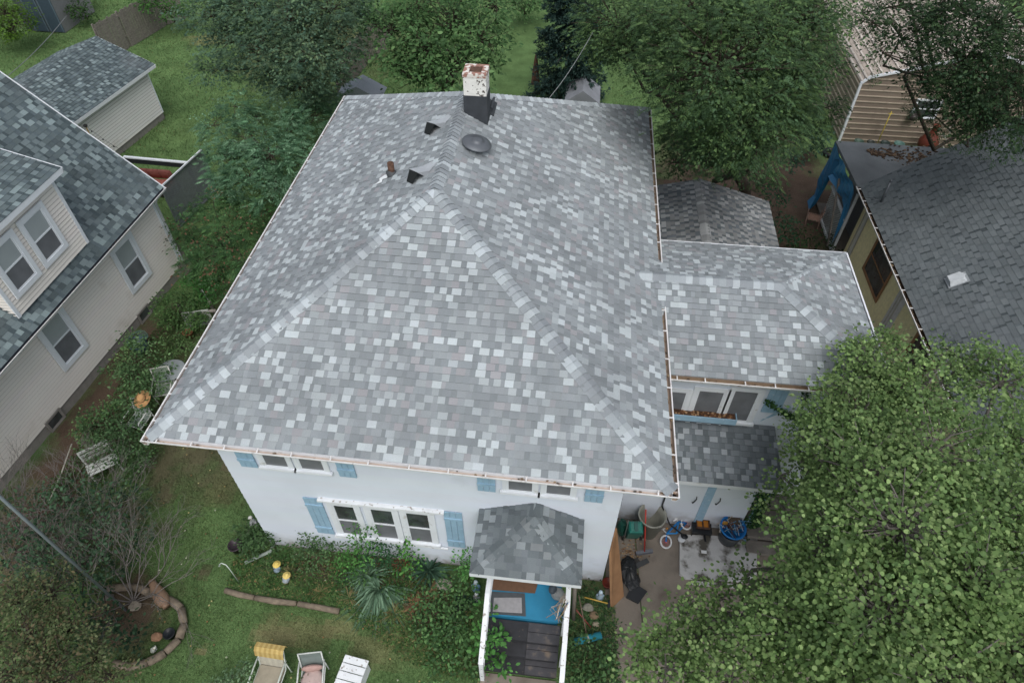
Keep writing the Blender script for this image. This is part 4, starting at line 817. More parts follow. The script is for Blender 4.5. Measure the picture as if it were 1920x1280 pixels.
# bare grey branches standing through it
def branches(mb, p, d, L, r, depth, spread=.45):
    if depth == 0 or r < .002: return
    path = [p]; q = p.copy(); dd = d.copy()
    for i in range(4):
        dd = nrm(dd+A3(random.gauss(0, .12), random.gauss(0, .12), random.gauss(0, .06)+.03)); q = q+dd*L/4; path.append(q.copy())
    mb.tube(path, [r*(1-.12*i) for i in range(5)], 5, caps=False)
    for k in range(random.choice((2, 3, 3))):
        i = random.choice((2, 3, 4)); nd = nrm(dd+rdir(1)[0]*spread*1.3); branches(mb, path[i], nd, L*random.uniform(.6, .85), r*.6, depth-1, spread)
for px, py, lab, dirs in ((175, 1010, 'bare twiggy shrub spreading over the dark green shrub toward the white bench', [(-.6, .5, .8), (.6, .7, .8), (0, .8, 1), (-.9, -.2, .8), (.8, .1, .9)]), (40, 1010, 'bare twiggy shrub at the left frame edge below the neighbour\'s wall', [(-.2, .8, .8), (.6, .5, .8), (.1, .3, 1.2), (.7, -.2, .8)]), (250, 1128, 'bare grey branches fanning from the stone-edged round bed', [(-.7, .8, .7), (.5, .9, .9), (-.2, 1, 1), (-1, .1, .9), (.9, .3, .8), (.2, .6, 1.2), (-.6, -.2, .8)]), (88, 1115, 'bare forked grey shrub at the left edge behind the olive-brown tree', [(-.5, .8, .8), (.2, 1, .9), (-.9, .3, .8), (.5, .7, 1), (0, .5, 1.2)])):
    g = G(px, py); r = thing('bare_shrub', lab, 'shrub', g); mb = MB()
    dirs = dirs+[(d[0]+.5, d[1]-.2, d[2]) for d in dirs[::2]]
    for d in dirs: branches(mb, g.copy(), nrm(A3(*d)), 1.15, .018, 6)
    mb.build('branches', 'twig', r, True)

# side yard thicket, garden bed plants
def shrub(name, label, px, py, bl, cols, size=.07, dens=120, per=14, cr=.09, shape='oval', cat='plant', group=None):
    return tree(name, label, g2(px, py), B(*bl), leafcrown, dict(dens=dens, per=per, size=size, cols=cols, cr=cr, shape=shape), trunk=.015, cat=cat, group=group, twigs=.5)
SG = ['#486440', '#547049', '#3e5938', '#628055']
shrub('rose_bush', 'tall green bush between the straw-hat chair and the neighbour\'s wall', 270, 770, [(260, 700, 1.2, .5), (240, 680, 1.2, .35), (290, 720, 1.0, .4), (260, 750, .8, .45), (240, 740, .8, .35), (215, 690, .9, .3), (300, 690, .8, .3), (270, 650, 1.2, .3), (245, 630, 1.3, .25)], SG, .085, 110, 15, .13)
shrub('lilac_bush', 'rounded dark green bush by the neighbour\'s basement window, below the straw hat', 215, 850, [(190, 800, .9, .45), (220, 810, .9, .45), (250, 830, .8, .4), (200, 840, .7, .45), (240, 860, .5, .4), (170, 790, .8, .35), (260, 800, .5, .3), (210, 770, .8, .3)], ['#435f3d', '#4d6a45', '#3a5335', '#5a7850'], .08, 120, 15, .13)
shrub('weedy_bush', 'loose green bush against the neighbour\'s basement window and white lattice', 345, 590, [(325, 565, 1.0, .45), (350, 560, .9, .35), (310, 600, .7, .3), (345, 600, .6, .4), (370, 610, .5, .35), (300, 570, .9, .25), (375, 585, .5, .3)], ['#3f5c35', '#4a683c', '#587545'], .085, 150, 16, .11)
shrub('nettle_clump', 'bright green leafy clump behind the garden plank near the eave', 385, 545, [(385, 540, .8, .4), (400, 525, .9, .3), (365, 530, .8, .3), (380, 560, .5, .3)], ['#41703a', '#4c7d42'], .09, 160, 16, .11)
LT = ['#5b7b4b', '#688a55', '#4e6c42', '#7a9461']
shrub('weedy_bush', 'light green leggy weeds at the foot of the neighbour\'s wall by the near basement window', 180, 800, [(160, 790, .8, .2), (185, 775, .9, .22), (150, 820, .5, .2), (200, 760, .8, .18), (140, 800, .6, .15)], LT, .08, 160, 14, .1)
shrub('weedy_bush', 'pale green leggy shoots beside the blue-grey tub', 235, 655, [(235, 640, 1.0, .22), (250, 660, .8, .22), (225, 665, .7, .18), (240, 690, .5, .22), (215, 690, .5, .2)], LT, .08, 160, 14, .1)
shrub('weedy_bush', 'low green weeds between the white slatted bench and the roof corner', 270, 860, [(280, 850, .4, .25), (255, 870, .3, .25), (230, 860, .4, .22), (245, 890, .2, .22), (210, 905, .2, .2)], ['#4d6d41', '#5a7b4b', '#43603a'], .07, 170, 14, .1)
shrub('weedy_bush', 'straggling weeds along the leaning pale pole', 130, 900, [(150, 870, .3, .22), (120, 900, .25, .22), (170, 910, .25, .2), (90, 930, .25, .22), (110, 950, .3, .2)], ['#4d6b45', '#5c7850', '#42583a'], .07, 150, 12, .1)
shrub('weedy_bush', 'mixed green weeds under the eave between rail and mesh chair', 345, 650, [(330, 640, .5, .25), (350, 660, .4, .25), (320, 665, .5, .22), (365, 640, .4, .2), (310, 640, .6, .2)], ['#5a7648', '#698556', '#4c673f'], .08, 150, 12, .1)
for px, py, lab, bl, cl in (
    (585, 1030, 'bushy vine at the left end of the front wall bed', [(575, 1010, .5, .28), (600, 1020, .45, .3), (565, 1030, .3, .25), (625, 1035, .3, .28), (590, 1045, .2, .3)], SG),
    (665, 1040, 'tall leafy vine climbing in front of the left window pane', [(668, 1000, 1.25, .2), (690, 1003, 1.2, .16), (672, 1020, .9, .22), (665, 1045, .5, .28), (690, 1035, .6, .25), (650, 1060, .3, .3)], ['#4b7a3d', '#5a8a49', '#426c36']),
    (725, 1040, 'rounded dark green bush under the middle window', [(710, 1025, .6, .3), (735, 1040, .5, .32), (705, 1050, .35, .3), (745, 1055, .3, .25)], ['#33583a', '#3e6742', '#2c4d31']),
    (768, 1040, 'narrow leafy shoot in front of the right window', [(770, 1015, .95, .13), (768, 1030, .75, .16), (772, 1045, .5, .18), (765, 1058, .3, .22)], ['#5b8b46', '#4c7c3d']),
    (875, 1050, 'small round-leaved plant tucked under the left edge of the canopy', [(873, 1045, .7, .18), (876, 1060, .45, .2), (870, 1070, .25, .2)], ['#4c7d42', '#659555']),
    (470, 1000, 'twiggy grey-green shrub at the left corner of the front wall', [(478, 990, .4, .28), (490, 1005, .35, .28), (460, 1005, .3, .25), (500, 1018, .2, .25), (470, 1020, .2, .28)], ['#48643f', '#567349', '#3c5636']),
    (820, 1170, 'leafy thicket filling the bed left of the entrance steps', [(800, 1120, .5, .35), (840, 1100, .6, .32), (870, 1110, .6, .3), (860, 1140, .6, .32), (830, 1160, .5, .38), (870, 1170, .6, .32), (800, 1165, .4, .35), (850, 1200, .5, .35), (815, 1200, .35, .35), (880, 1210, .5, .28), (840, 1235, .4, .35), (870, 1250, .4, .3), (820, 1255, .25, .3), (780, 1180, .25, .28)], ['#47683f', '#547648', '#3d5b38', '#648853']),
    (900, 1160, 'broad-leaved sprays reaching through the left handrail over the steps', [(925, 1205, .95, .13), (938, 1195, .95, .1), (925, 1240, .75, .13), (945, 1248, .7, .09), (910, 1145, 1.1, .1), (905, 1220, .9, .12), (908, 1190, 1.1, .1)], ['#4a7a3e', '#5b8d4a']),
    (1110, 1230, 'dense green plants at the foot of the right handrail', [(1090, 1215, .35, .28), (1120, 1225, .35, .3), (1080, 1250, .3, .28), (1110, 1265, .3, .3), (1140, 1230, .2, .25), (1140, 1265, .2, .28), (1150, 1180, .12, .15), (1125, 1170, .1, .18), (1085, 1180, .2, .18), (1070, 1275, .3, .2)], ['#42633c', '#4e7045', '#385635', '#5f7f50']),
    (1095, 1105, 'dark little plant at the right foot of the front wall', [(1090, 1100, .25, .16), (1105, 1108, .2, .16)], ['#2c4728', '#395733']),
    (640, 1065, 'low leafy plants between the front wall bushes and the worn soil', [(545, 1040, .15, .25), (520, 1045, .12, .22), (650, 1085, .15, .3), (560, 1065, .1, .22), (690, 1075, .2, .3), (480, 1065, .08, .22), (640, 1110, .1, .25), (730, 1085, .2, .3), (755, 1110, .2, .28), (500, 1080, .08, .2), (455, 1085, .1, .18), (580, 1110, .08, .18)], ['#46693a', '#527545', '#3a5a30'])):
    bl = [(x_, y_, z_*1.45+.08, r_*1.12) for x_, y_, z_, r_ in bl] if py < 1060 else bl
    shrub('garden_plant', lab, px, py, bl, cl, random.choice((.05, .065, .08)) if 'broad' not in lab else .11, random.choice((95, 120, 150)))
def blades(name, label, base, n, L, wd, cols, droop, cat='plant', el=(.3, 1.3), seg=5, mat='plant', az=None, tip=0.0):
    base = A3(base[0], base[1], 0.02 if len(base) < 3 else base[2]); r = thing(name, label, cat, base); a = rng.uniform(0, 2*math.pi, n) if az is None else rng.uniform(az[0], az[1], n); e = rng.uniform(*el, n); ll = L*rng.uniform(.6, 1.15, n)
    d = np.stack([np.cos(a)*np.cos(e), np.sin(a)*np.cos(e), np.sin(e)], 1); t = np.linspace(0, 1, seg+1); org = base+np.stack([np.cos(a), np.sin(a), 0*a], 1)*rng.uniform(0, .08, (n, 1))
    P = org[:, None]+d[:, None]*(ll[:, None]*t)[..., None]; P[..., 2] -= droop*(ll[:, None]*t**2); P[..., 2] = np.maximum(P[..., 2], .015)
    S = np.cross(d, [0, 0, 1.]); S /= np.linalg.norm(S, axis=1, keepdims=True); wv = wd*(np.sin(math.pi*(.18+.82*t)))[None, :, None]*np.ones((n, 1, 1))
    Lf, Rt = P+S[:, None]*wv/2, P-S[:, None]*wv/2; mid = P.copy(); mid[..., 2] -= wd*.25
    V = np.stack([Lf, mid, Rt], 2).reshape(-1, 3); F = []
    bi = (np.arange(n)*(seg+1)*3)[:, None]+np.arange(seg)[None]*3; bi = bi.ravel(); F = np.concatenate([np.stack([bi, bi+1, bi+4, bi+3], 1), np.stack([bi+1, bi+2, bi+5, bi+4], 1)])
    cc = palc(cols, n, .12); cc = np.repeat(cc, seg, 0); mesh_np('blades', V, F, np.concatenate([cc, cc]), mat, r); return r
YU = ['#627f68', '#56725c', '#718f77', '#4c6650', '#7a977e']; DR = ['#8a7355', '#77604a', '#9c8260', '#6b5544']
blades('yucca', 'large yucca with long arching grey-green blades below the window bed', G(712, 1105), 260, 1.2, .05, YU, .95, az=(-4.4, .2))
for i_, (px_, py_, n_, L_, cs_) in enumerate(((545, 1075, 60, .35, ['#6b7a4c', '#85805a']), (600, 1110, 60, .3, ['#5f7048', '#857a55']), (500, 1060, 50, .35, ['#56704a', '#6a7f55']), (655, 1120, 60, .35, ['#5f7850', '#8a7f5c']), (740, 1150, 60, .4, ['#6a7f50', '#7c7350']))):
    blades('tall_grass', ['wispy grass tuft just right of the bonneted figurines', 'wispy half-dry grass tuft behind the middle of the log edging', 'green grass tuft left of the bonneted figurines', 'grass tuft behind the right end of the log edging', 'dry-tipped grass tuft below the large yucca'][i_], G(px_, py_), n_, L_, .018, cs_, .5, 'grass clump')
blades('yucca', 'second yucca clump with dry centre, just above the largest one', G(690, 1082), 130, .8, .045, YU, .6)
blades('yucca', 'small upright spiky yucca close to the wall, nearest the canopy', G(803, 1068), 95, .7, .05, ['#4c6a58', '#3f5a4a', '#5b7a66'], .25)
blades('yucca', 'small sprawling yucca hidden in the thicket by the steps', G(868, 1130), 45, .4, .04, ['#355040', '#2c4536'], .4)
blades('dry_grass', 'straw-brown heap of dead blades below the large yucca', G(785, 1135), 170, .55, .022, DR, .7, 'grass clump')
blades('dry_grass', 'reddish dead leaves between the bushes and the small yucca', G(755, 1058), 90, .35, .025, ['#8c5f4a', '#7a5342', '#9d7358'], .6, 'grass clump')
blades('dry_grass', 'brown dead blades at the top of the large yucca', G(690, 1060), 80, .4, .025, ['#7f644c', '#8f7458'], .6, 'grass clump')
blades('dry_grass', 'long pale dead stalks leaning down toward the thicket', G(815, 1088), 40, .8, .02, ['#a08c6a', '#8b785c'], .6, 'grass clump', az=(-1.9, -1.1), el=(.1, .5))
blades('dry_grass', 'dry purplish-brown clump at the right edge of the garden bed', G(805, 1160), 90, .4, .02, ['#6f5f4e', '#5f5346', '#7f7058'], .6, 'grass clump')
blades('ornamental_grass', 'thin bare grey twigs beside the corner shrub', G(470, 1010), 60, .6, .008, ['#6d6a63', '#7b7770'], .3, 'plant')
# rear hedges / undergrowth
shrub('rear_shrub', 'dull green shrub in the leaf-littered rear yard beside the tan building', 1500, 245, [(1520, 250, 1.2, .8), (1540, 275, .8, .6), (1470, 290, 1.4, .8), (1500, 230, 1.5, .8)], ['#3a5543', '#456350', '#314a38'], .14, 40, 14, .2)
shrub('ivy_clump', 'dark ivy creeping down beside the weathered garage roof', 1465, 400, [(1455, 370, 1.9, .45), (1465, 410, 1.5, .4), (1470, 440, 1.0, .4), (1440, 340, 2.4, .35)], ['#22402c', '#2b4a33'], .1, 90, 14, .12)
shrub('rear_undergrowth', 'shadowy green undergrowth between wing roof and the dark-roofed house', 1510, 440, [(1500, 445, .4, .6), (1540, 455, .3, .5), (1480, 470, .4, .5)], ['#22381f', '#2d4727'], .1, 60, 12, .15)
def vine(label, pts, cols, n, thick, z0=None):
    c = np.mean(pts, 0); r = thing('ivy_vine', label, 'vine', (c[0], c[1], 0)); P = []
    mb = MB(); mb.tube(pts, .012, 5); mb.build('stem', 'bark', r, True)
    pts = np.array(pts); t = rng.uniform(0, len(pts)-1.001, n); i = t.astype(int); p = pts[i]+(pts[i+1]-pts[i])*(t-i)[:, None]+rng.normal(size=(n, 3))*thick*np.array([1, .4, 1]); p[:, 1] = np.minimum(p[:, 1], pts[:, 1].max()-.01)
    V, F = place(T_leaf('oval'), p, rdir(n)+np.array([0, -.3, -.5]), rdir(n)*.5+np.array([0, -1, .4]), .07*rng.uniform(.7, 1.3, n)); mesh_np('leaves', V, F, palc(cols, n), 'leaf', r)
vine('ivy strand crossing the wing wall and blue shutter', [onY(x, y, ww-.06) for x, y in ((1438, 750), (1462, 768), (1485, 780), (1510, 783), (1540, 790))], ['#33522e', '#3f6336'], 420, .04)
vine('ivy column climbing the right end of the store room wall', [onY(x, y, sw-.05) for x, y in ((1432, 922), (1425, 950), (1415, 980), (1400, 1010))]+[G(1390, 1015)+A3(0, -.1, .1)], ['#2f5230', '#3b6337', '#2a472a'], 1100, .09)
vine('dark sprig hanging just under the wing gutter', [onY(x, y, ww-.1) for x, y in ((1512, 735), (1510, 750), (1505, 760))], ['#2f4a2c'], 60, .05)
# ------------------------------------------------ garden and yard objects
def dirv(a): return A3(math.cos(a), math.sin(a), 0)
def one(name, mb, mat, label, cat, loc, group=None, smooth=False): return tag(mb.build(name, mat, None, smooth, loc), label, cat, group)
def lawn_chair(label, pos, face, w_, seatc, framec, long_=.5, backl=.68, tilt=.35, zs=.40, cush=None, group='lawn chairs', seatmat='fabric', arms=True):
    F = dirv(face); X = A3(-F[1], F[0], 0); pos = A3(pos[0], pos[1], 0); r = thing('lawn_chair', label, 'chair', pos, group); fc = hx(framec)
    def mk(): return MB(pos, X, F, ZZ)
    h = w_/2; m1 = mk(); n = 6
    for i in range(n):
        y0, y1 = long_*i/n, long_*(i+1)/n; s = lambda t: -.03*math.sin(math.pi*t)
        m1.add([(-h, y0, zs+s(i/n)), (h, y0, zs+s(i/n)), (h, y1, zs+s((i+1)/n)), (-h, y1, zs+s((i+1)/n))], [(0, 1, 2, 3)], hx(seatc))
    m1.slab([(-h+.01, .01, zs-.035), (h-.01, .01, zs-.035), (h-.01, long_-.01, zs-.035), (-h+.01, long_-.01, zs-.035)], (0, 0, -.01), hx(seatc)); m1.build('seat', seatmat, r)
    bt, bz = -backl*math.sin(tilt), backl*math.cos(tilt); m1 = mk()
    for i in range(n):
        a, b = i/n, (i+1)/n; s = lambda t: -.04*math.sin(math.pi*t)
        m1.add([(-h, bt*a+s(a), zs+bz*a), (h, bt*a+s(a), zs+bz*a), (h, bt*b+s(b), zs+bz*b), (-h, bt*b+s(b), zs+bz*b)], [(0, 1, 2, 3)], hx(seatc))
    m1.build('backrest', seatmat, r); m1 = mk()
    for sx_ in (-h, h): m1.tube([(sx_, bt, zs+bz), (sx_, 0, zs), (sx_, long_, zs)], .016, 6, fc)
    m1.tube([(-h, bt, zs+bz), (h, bt, zs+bz)], .016, 6, fc).tube([(-h, long_, zs), (h, long_, zs)], .016, 6, fc).tube([(-h, 0, zs), (h, 0, zs)], .014, 6, fc); m1.build('frame', 'glossattr', r, True)
    for sx_ in (-h-.02, h+.02):
        if arms: mk().tube([(sx_, bt*.4-.02, zs+.25), (sx_, .1, zs+.26), (sx_, min(long_, .5), zs+.24), (sx_, min(long_, .5)+.07, zs+.15)], .018, 6, fc).build('armrest', 'glossattr', r, True)
        mk().tube([(sx_, min(long_, .5)+.06, zs+.17), (sx_, min(long_, .5), .1), (sx_, min(long_, .5), 0)], .015, 6, fc).build('leg', 'glossattr', r, True)
        mk().tube([(sx_, bt*.3, zs+.2), (sx_, -.05, .1), (sx_, -.08, 0)], .015, 6, fc).build('leg', 'glossattr', r, True)
        if long_ > .8: mk().tube([(sx_, long_-.05, zs), (sx_, long_-.05, 0)], .015, 6, fc).build('leg', 'glossattr', r, True)
    return r, (lambda: MB(pos, X, F, ZZ)), bt, bz
# lounge with the yellow towel, chair with pink cushions, peeling bench
p = G(512, 1250, .42); r, mk, bt, bz = lawn_chair('long tan lounge chair with a cream back, left of the pink-cushioned chair', p, -math.pi/2-.03, .6, '#9b9284', '#c3cbc4', 1.25, .62, .35, .42)
m1 = mk(); 
for k in range(8):
    a = k/8; m1.add([(-.28+.56*a, -.01, .45), (-.28+.56*(a+.125), -.01, .45), (-.28+.56*(a+.125), bt*.95+.05, .42+bz*.97), (-.28+.56*a, bt*.95+.05, .42+bz*.97)], [(0, 1, 2, 3)], hx('#b5b1a2' if k % 2 else '#aeaa9c'))
m1.slab([(-.28, .0, .43), (.28, .0, .43), (.28, 1.2, .43), (-.28, 1.2, .43)], (0, 0, .05), hx('#9a9383')); tag(m1.build('chair_cushion', 'fabric', None, False, p), 'faded cream cushion lying along the tan lounge chair', 'cushion')
m1 = mk(); q = [(bt*.62+.065, .42+bz*.70), (bt*.9+.075, .42+bz*.98), (bt+.02, .42+bz*1.08), (bt-.09, .42+bz*1.02), (bt-.11, .42+bz*.75)]
for (a, b), (c, d) in zip(q[:-1], q[1:]):
    for k in range(12):
        x0, x1 = -.33+.66*k/12, -.33+.66*(k+1)/12; m1.add([(x0, a, b), (x1, a, b), (x1, c, d), (x0, c, d)], [(0, 1, 2, 3)], hx('#bda76c' if k % 2 else '#ad935a'))
tag(m1.build('towel', 'fabric', None, False, p), 'ochre yellow striped towel folded over the top of the lounge chair', 'towel')
p = G(588, 1252, .4); r, mk, bt, bz = lawn_chair('white-framed chair with a grey mesh back, carrying pink cushions', p, -math.pi/2+.22, .5, '#75807d', '#c8ccc8', .5, .55, .3, .38)
m1 = mk(); m1.blob((0, .25, .43), .24, .25, .07, 14, hx('#b9a6a1'), .03).blob((0, .03, .52), .25, .07, .12, 12, hx('#b0928b'), .03); tag(m1.build('chair_cushion', 'fabric', None, True, p), 'faded pink cushions on the grey mesh chair', 'cushion')
p = G(655, 1268, .45); r = thing('garden_bench', 'white bench top with badly peeling paint at the bottom edge of the lawn', 'bench', (*p[:2], 0)); a = -.13
mk = lambda: MB((p[0], p[1], 0), dirv(a), dirv(a+math.pi/2), ZZ)
m1 = mk()
for i in range(5): m1.box(-.27, .29, -.42+i*.17, -.27+i*.17, .43, .46)
m1.build('seat', 'peel', r); m1 = mk(); m1.box(.25, .28, -.4, .36, .0, .425).box(-.26, -.23, -.4, .36, 0, .425); m1.build('side_panel', 'peel', r)
blades('potted_sprig', 'small dark-leaved sprig standing in front of the pink cushions', [*G(575, 1278, .35)], 26, .22, .035, ['#5c5148', '#4f5b45', '#6f6a4c'], .1, 'plant', el=(.5, 1.4))

# shepherd hook, figurines, pots
b_ = G(449, 1092); t_ = G(459, 1040, .95); t_[:2] = b_[:2]+.02; mb = MB(); mb.tube([b_, b_+A3(0, 0, .85), b_+A3(-.04, .02, .98), b_+A3(-.14, .03, 1.02), b_+A3(-.22, .03, .93), b_+A3(-.23, .03, .84), b_+A3(-.27, .03, .83)], .012, 7, hx('#c9d2cb')); one('shepherd_hook', mb, 'glossattr', 'thin white garden hook standing in the bed near the left corner', 'plant hook', b_, None, True)
def figurine(label, g, h, body, head, hat, hatc, tilt=0):
    r = thing('garden_figurine', label, 'figurine', g, 'garden figurines'); s = h
    mb = MB(g, (1, 0, 0), (0, 1, 0), nrm((tilt, 0, 1))); mb.lathe([(.2*s, 0), (.22*s, .1*s), (.16*s, .4*s), (.11*s, .58*s), (.08*s, .64*s)], (0, 0, 0), 14, None, hx(body)); mb.blob((-.17*s, -.03*s, .4*s), .06*s, .05*s, .15*s, 8, hx(body)).blob((.17*s, -.03*s, .4*s), .06*s, .05*s, .15*s, 8, hx(body)); mb.build('body', 'glossattr', r, True)
    mb = MB(g, (1, 0, 0), (0, 1, 0), nrm((tilt, 0, 1))); mb.blob((0, 0, .74*s), .12*s, .12*s, .13*s, 12, hx(head)).blob((0, -.13*s, .73*s), .03*s, .04*s, .02*s, 6, hx('#b98a5a')); mb.build('head', 'glossattr', r, True)
    if hat:
        mb = MB(g, (1, 0, 0), (0, 1, 0), nrm((tilt, 0, 1))); mb.lathe([(.24*s, .78*s), (.23*s, .81*s), (.13*s, .82*s), (.12*s, .93*s), (.05*s, .97*s), (0, .98*s)], (0, .02*s, 0), 16, None, hx(hatc)); mb.build('hat', 'fabric', r, True)
figurine('blue-white goose figurine in a yellow bonnet, the farther of the bonneted pair', G(520, 1068), .42, '#9fb4c4', '#d9d4c4', 1, '#d8bf6a', .2)
figurine('pale figurine in a yellow bonnet, the nearer of the bonneted pair', G(536, 1088), .42, '#b4bfc9', '#d9cdb4', 1, '#dcc477', .3)
figurine('plain white figurine by the left corner of the front wall', G(478, 985), .55, '#c9cdd0', '#d8d8d4', 0, '')
figurine('pale blue figurine with a white face just left of the canopy post', G(893, 1103), .5, '#7f9fb8', '#c6d2da', 0, '')
figurine('small white ball-shaped figurine beside the left handrail', G(894, 1122), .4, '#8c8f92', '#d5d8de', 0, '')
figurine('pale blue figurine at the foot of the wall beside the standing board', G(1124, 1120), .45, '#9db2c0', '#b9cddb', 0, '')
figurine('white duck figurine with a yellow bill lying toward the rim of the round bed', G(288, 1218), .35, '#c3c9c2', '#d3d4cb', 0, '', .5)
def pot(label, g, r_, h, c, name='flower_pot', cat='pot', soil='#33281f'):
    rr = thing(name, label, cat, g); mb = MB(g); mb.lathe([(.68*r_, 0), (.95*r_, h*.85), (1.05*r_, h*.85), (1.05*r_, h), (.9*r_, h), (.85*r_, h*.86)], (0, 0, 0), 20, None, hx(c)); mb.build('body', 'glossattr', rr, True); mb = MB(g); mb.lathe([(.9*r_, h*.8), (0, h*.84)], (0, 0, 0), 16, None, hx(soil)); mb.build('soil', 'fabric', rr)
pot('dark plum pot tipped among twigs left of the front wall corner', G(446, 1030), .17, .28, '#3a3138')
pot('black pot on the rim of the round stone bed', G(322, 1192), .13, .2, '#23272b')
pot('terracotta pot half hidden behind the garden plank, orange-brown', G(357, 632), .17, .28, '#85583f')
pot('small dark red pot against the front wall beside the standing board', G(1138, 1098), .13, .22, '#6f3026')
# reclining terracotta urn, rocks, ring of logs
g = G(312, 1132); r = thing('garden_urn', 'large tan clay urn lying on its side at the rim of the round bed', 'urn', g); ax = nrm((.6, -.45, .25)); mb = MB(g+A3(-.35, .28, .15)); mb.lathe([(.05, -.3), (.08, -.25), (.10, -.1), (.15, .12), (.17, .35), (.13, .52), (.07, .58), (.09, .62)], (0, 0, 0), 18, nrm((.75, -.62, .04)), hx('#8c7360')); mb.build('body', 'glossattr', r, True)
def logpath(name, label, cat, pts, r_, z=0., mat='log', seg=.9):
    P = [np.array(p_, float) for p_ in pts]; rt = thing(name, label, cat, P[0])
    for a, b in zip(P[:-1], P[1:]):
        n = max(1, int(np.linalg.norm(b-a)/seg+.4))
        for k in range(n):
            s, e = a+(b-a)*k/n, a+(b-a)*(k+.96)/n; m = (s+e)/2+A3(random.gauss(0, .01), random.gauss(0, .01), 0); u = ZZ*(r_*.8+z)
            MB().tube([s+u, m+u, e+u], [r_*random.uniform(.85, 1.05), r_*random.uniform(.9, 1.1), r_*random.uniform(.8, 1)], 9).build('log', mat, rt, True)
logpath('timber_edging', 'weathered log edging along the front of the window bed', 'garden edging', [G(424, 1108), G(480, 1122), G(560, 1133), G(640, 1148)], .075)
logpath('timber_edging', 'curved rim of grey logs around the round bed at lower left', 'garden edging', [G(205, 1105), G(250, 1102), G(318, 1125), G(343, 1143), G(348, 1172), G(338, 1200), G(312, 1225), G(280, 1243), G(245, 1252), G(215, 1245)], .10, seg=.5)
def rock(label, g, s, c='#8d8579', n='rock'):
    mb = MB(); mb.blob((g[0], g[1], s*.45), s, s*.8, s*.55, 9, hx(c), .14); one(n, mb, 'fabric', label, 'rock', g, 'rocks')
rock('pale stone among the leaves of the round bed', G(255, 1138), .16); rock('smaller tan stone nearest the black pot', G(295, 1195), .14, '#9d7b62'); rock('pale jagged stone beside the yellow-handled hammer', G(1102, 1140), .14, '#8d8b80')
rock('brown stone below the jagged pale one', G(1113, 1155), .13, '#85725c'); rock('light stone at the edge of the green plants by the drive', G(1118, 1170), .09, '#9b917f'); rock('whitish clump of stone between small yucca and canopy', G(832, 1098), .2, '#a39c90'); rock('grey stone in the round bed behind the urn', G(205, 1120), .13, '#7b7671')
# vertical steel pole rising out of the round bed and past the frame
g = G(236, 1143); mb = MB(); mb.tube([g, g+A3(0, 0, 11)], [.032, .026], 10, hx('#8a939a')); one('flag_pole', mb, 'glossattr', 'tall bare grey metal pole rising from the round bed', 'pole', g, None, True)
mb = MB(); s = G(92, 945); e = G(152, 852); mb.tube([s+ZZ*.04, (s+e)/2+ZZ*.25, e+ZZ*.55], .018, 6, hx('#b9b7ac')); one('garden_pole', mb, 'glossattr', 'thin pale pole leaning in the strip beside the neighbour\'s wall', 'pole', s, None, True)
# downspout extension, splash
mb = MB(); s = onY(515, 1005, wy0)[0:1]; g = G(505, 1022); mb.tube([(wx0+.1, wy0-.06, .35), (wx0+.1, wy0-.07, .2), (wx0+.05, wy0-.2, .1), (wx0-.5, wy0-.55, .05)], .045, 8, hx('#8f9a93')); mb.build('downspout', 'glossattr', house, True)

# left side yard
def hat_(label, c, r_):
    mb = MB(c, nrm((1, .2, .1)), nrm((-.2, 1, .3)), nrm((.1, -.3, 1))); mb.lathe([(r_, 0), (r_*1.0, .012), (.48*r_, .03), (.44*r_, .13*r_/.22), (.3*r_, .2*r_/.22*.85), (0, .2*r_/.22*.8)], (0, 0, 0), 24, None, hx('#b98f62'), 1, 1.15); r = thing('straw_hat', label, 'hat', c); mb.build('crown_and_brim', 'fabric', r, True); mb = MB(c, nrm((1, .2, .1)), nrm((-.2, 1, .3)), nrm((.1, -.3, 1))); mb.lathe([(.485*r_, .032), (.47*r_, .07)], (0, 0, 0), 24, None, hx('#6d5340'), 1, 1.15); mb.build('band', 'fabric', r)
p = G(268, 775, .42); lawn_chair('white tube-framed chair topped by a straw hat beside the eave', p, -math.pi/2-.1, .5, '#9aa7a0', '#d3d6d2', .48, .55, .25)
hat_('woven straw hat resting on the white chair\'s back', G(267, 748, .98), .24)
p = G(310, 718, .42); lawn_chair('white-framed chair with a pale green mesh back, farther from the camera than the hat', p, -math.pi/2+.35, .5, '#8f9d8e', '#d3d3cd', .46, .6, .25)
g = G(335, 720); r = thing('garden_table', 'round glass-topped table under the left eave between the chairs', 'table', g); mb = MB(g); mb.lathe([(.42, .66), (.44, .675), (.42, .69), (0, .69)], (0, 0, 0), 28, None, hx('#8d9496')); mb.build('table_top', 'glossattr', r, True)
for k in range(4): a = k*math.pi/2+.4; MB(g).tube([(.1*math.cos(a), .1*math.sin(a), .65), (.33*math.cos(a), .33*math.sin(a), 0)], .014, 6, hx('#c9cbc9')).build('leg', 'glossattr', r, True)
g = G(205, 885); r = thing('patio_bench', 'white slatted folding bench half buried in bare branches by the lawn edge', 'bench', g); a = .75; mk = lambda: MB(g, dirv(a), dirv(a+math.pi/2), ZZ)
m1 = mk()
for i in range(4): m1.box(-.4, .38, -.2+i*.11, -.12+i*.11, .40, .42, hx('#c5cac6'))
m1.build('seat', 'glossattr', r); m1 = mk()
for i in range(3): m1.box(-.4, .38, .28+i*.03, .30+i*.03, .52+i*.13, .61+i*.13, hx('#b9bfba'))
m1.build('backrest', 'glossattr', r)
for x in (-.36, .34): m1 = mk(); m1.box(x-.02, x+.02, -.18, -.14, 0, .4, hx('#c5cac6')).box(x-.02, x+.02, .24, .28, 0, .9, hx('#c5cac6')); m1.build('leg', 'glossattr', r)
g = G(345, 588, .55); mb = MB(); mb.tube([G(342, 588, .55), G(405, 582, .55)], .06, 4, hx('#8b857c')); 
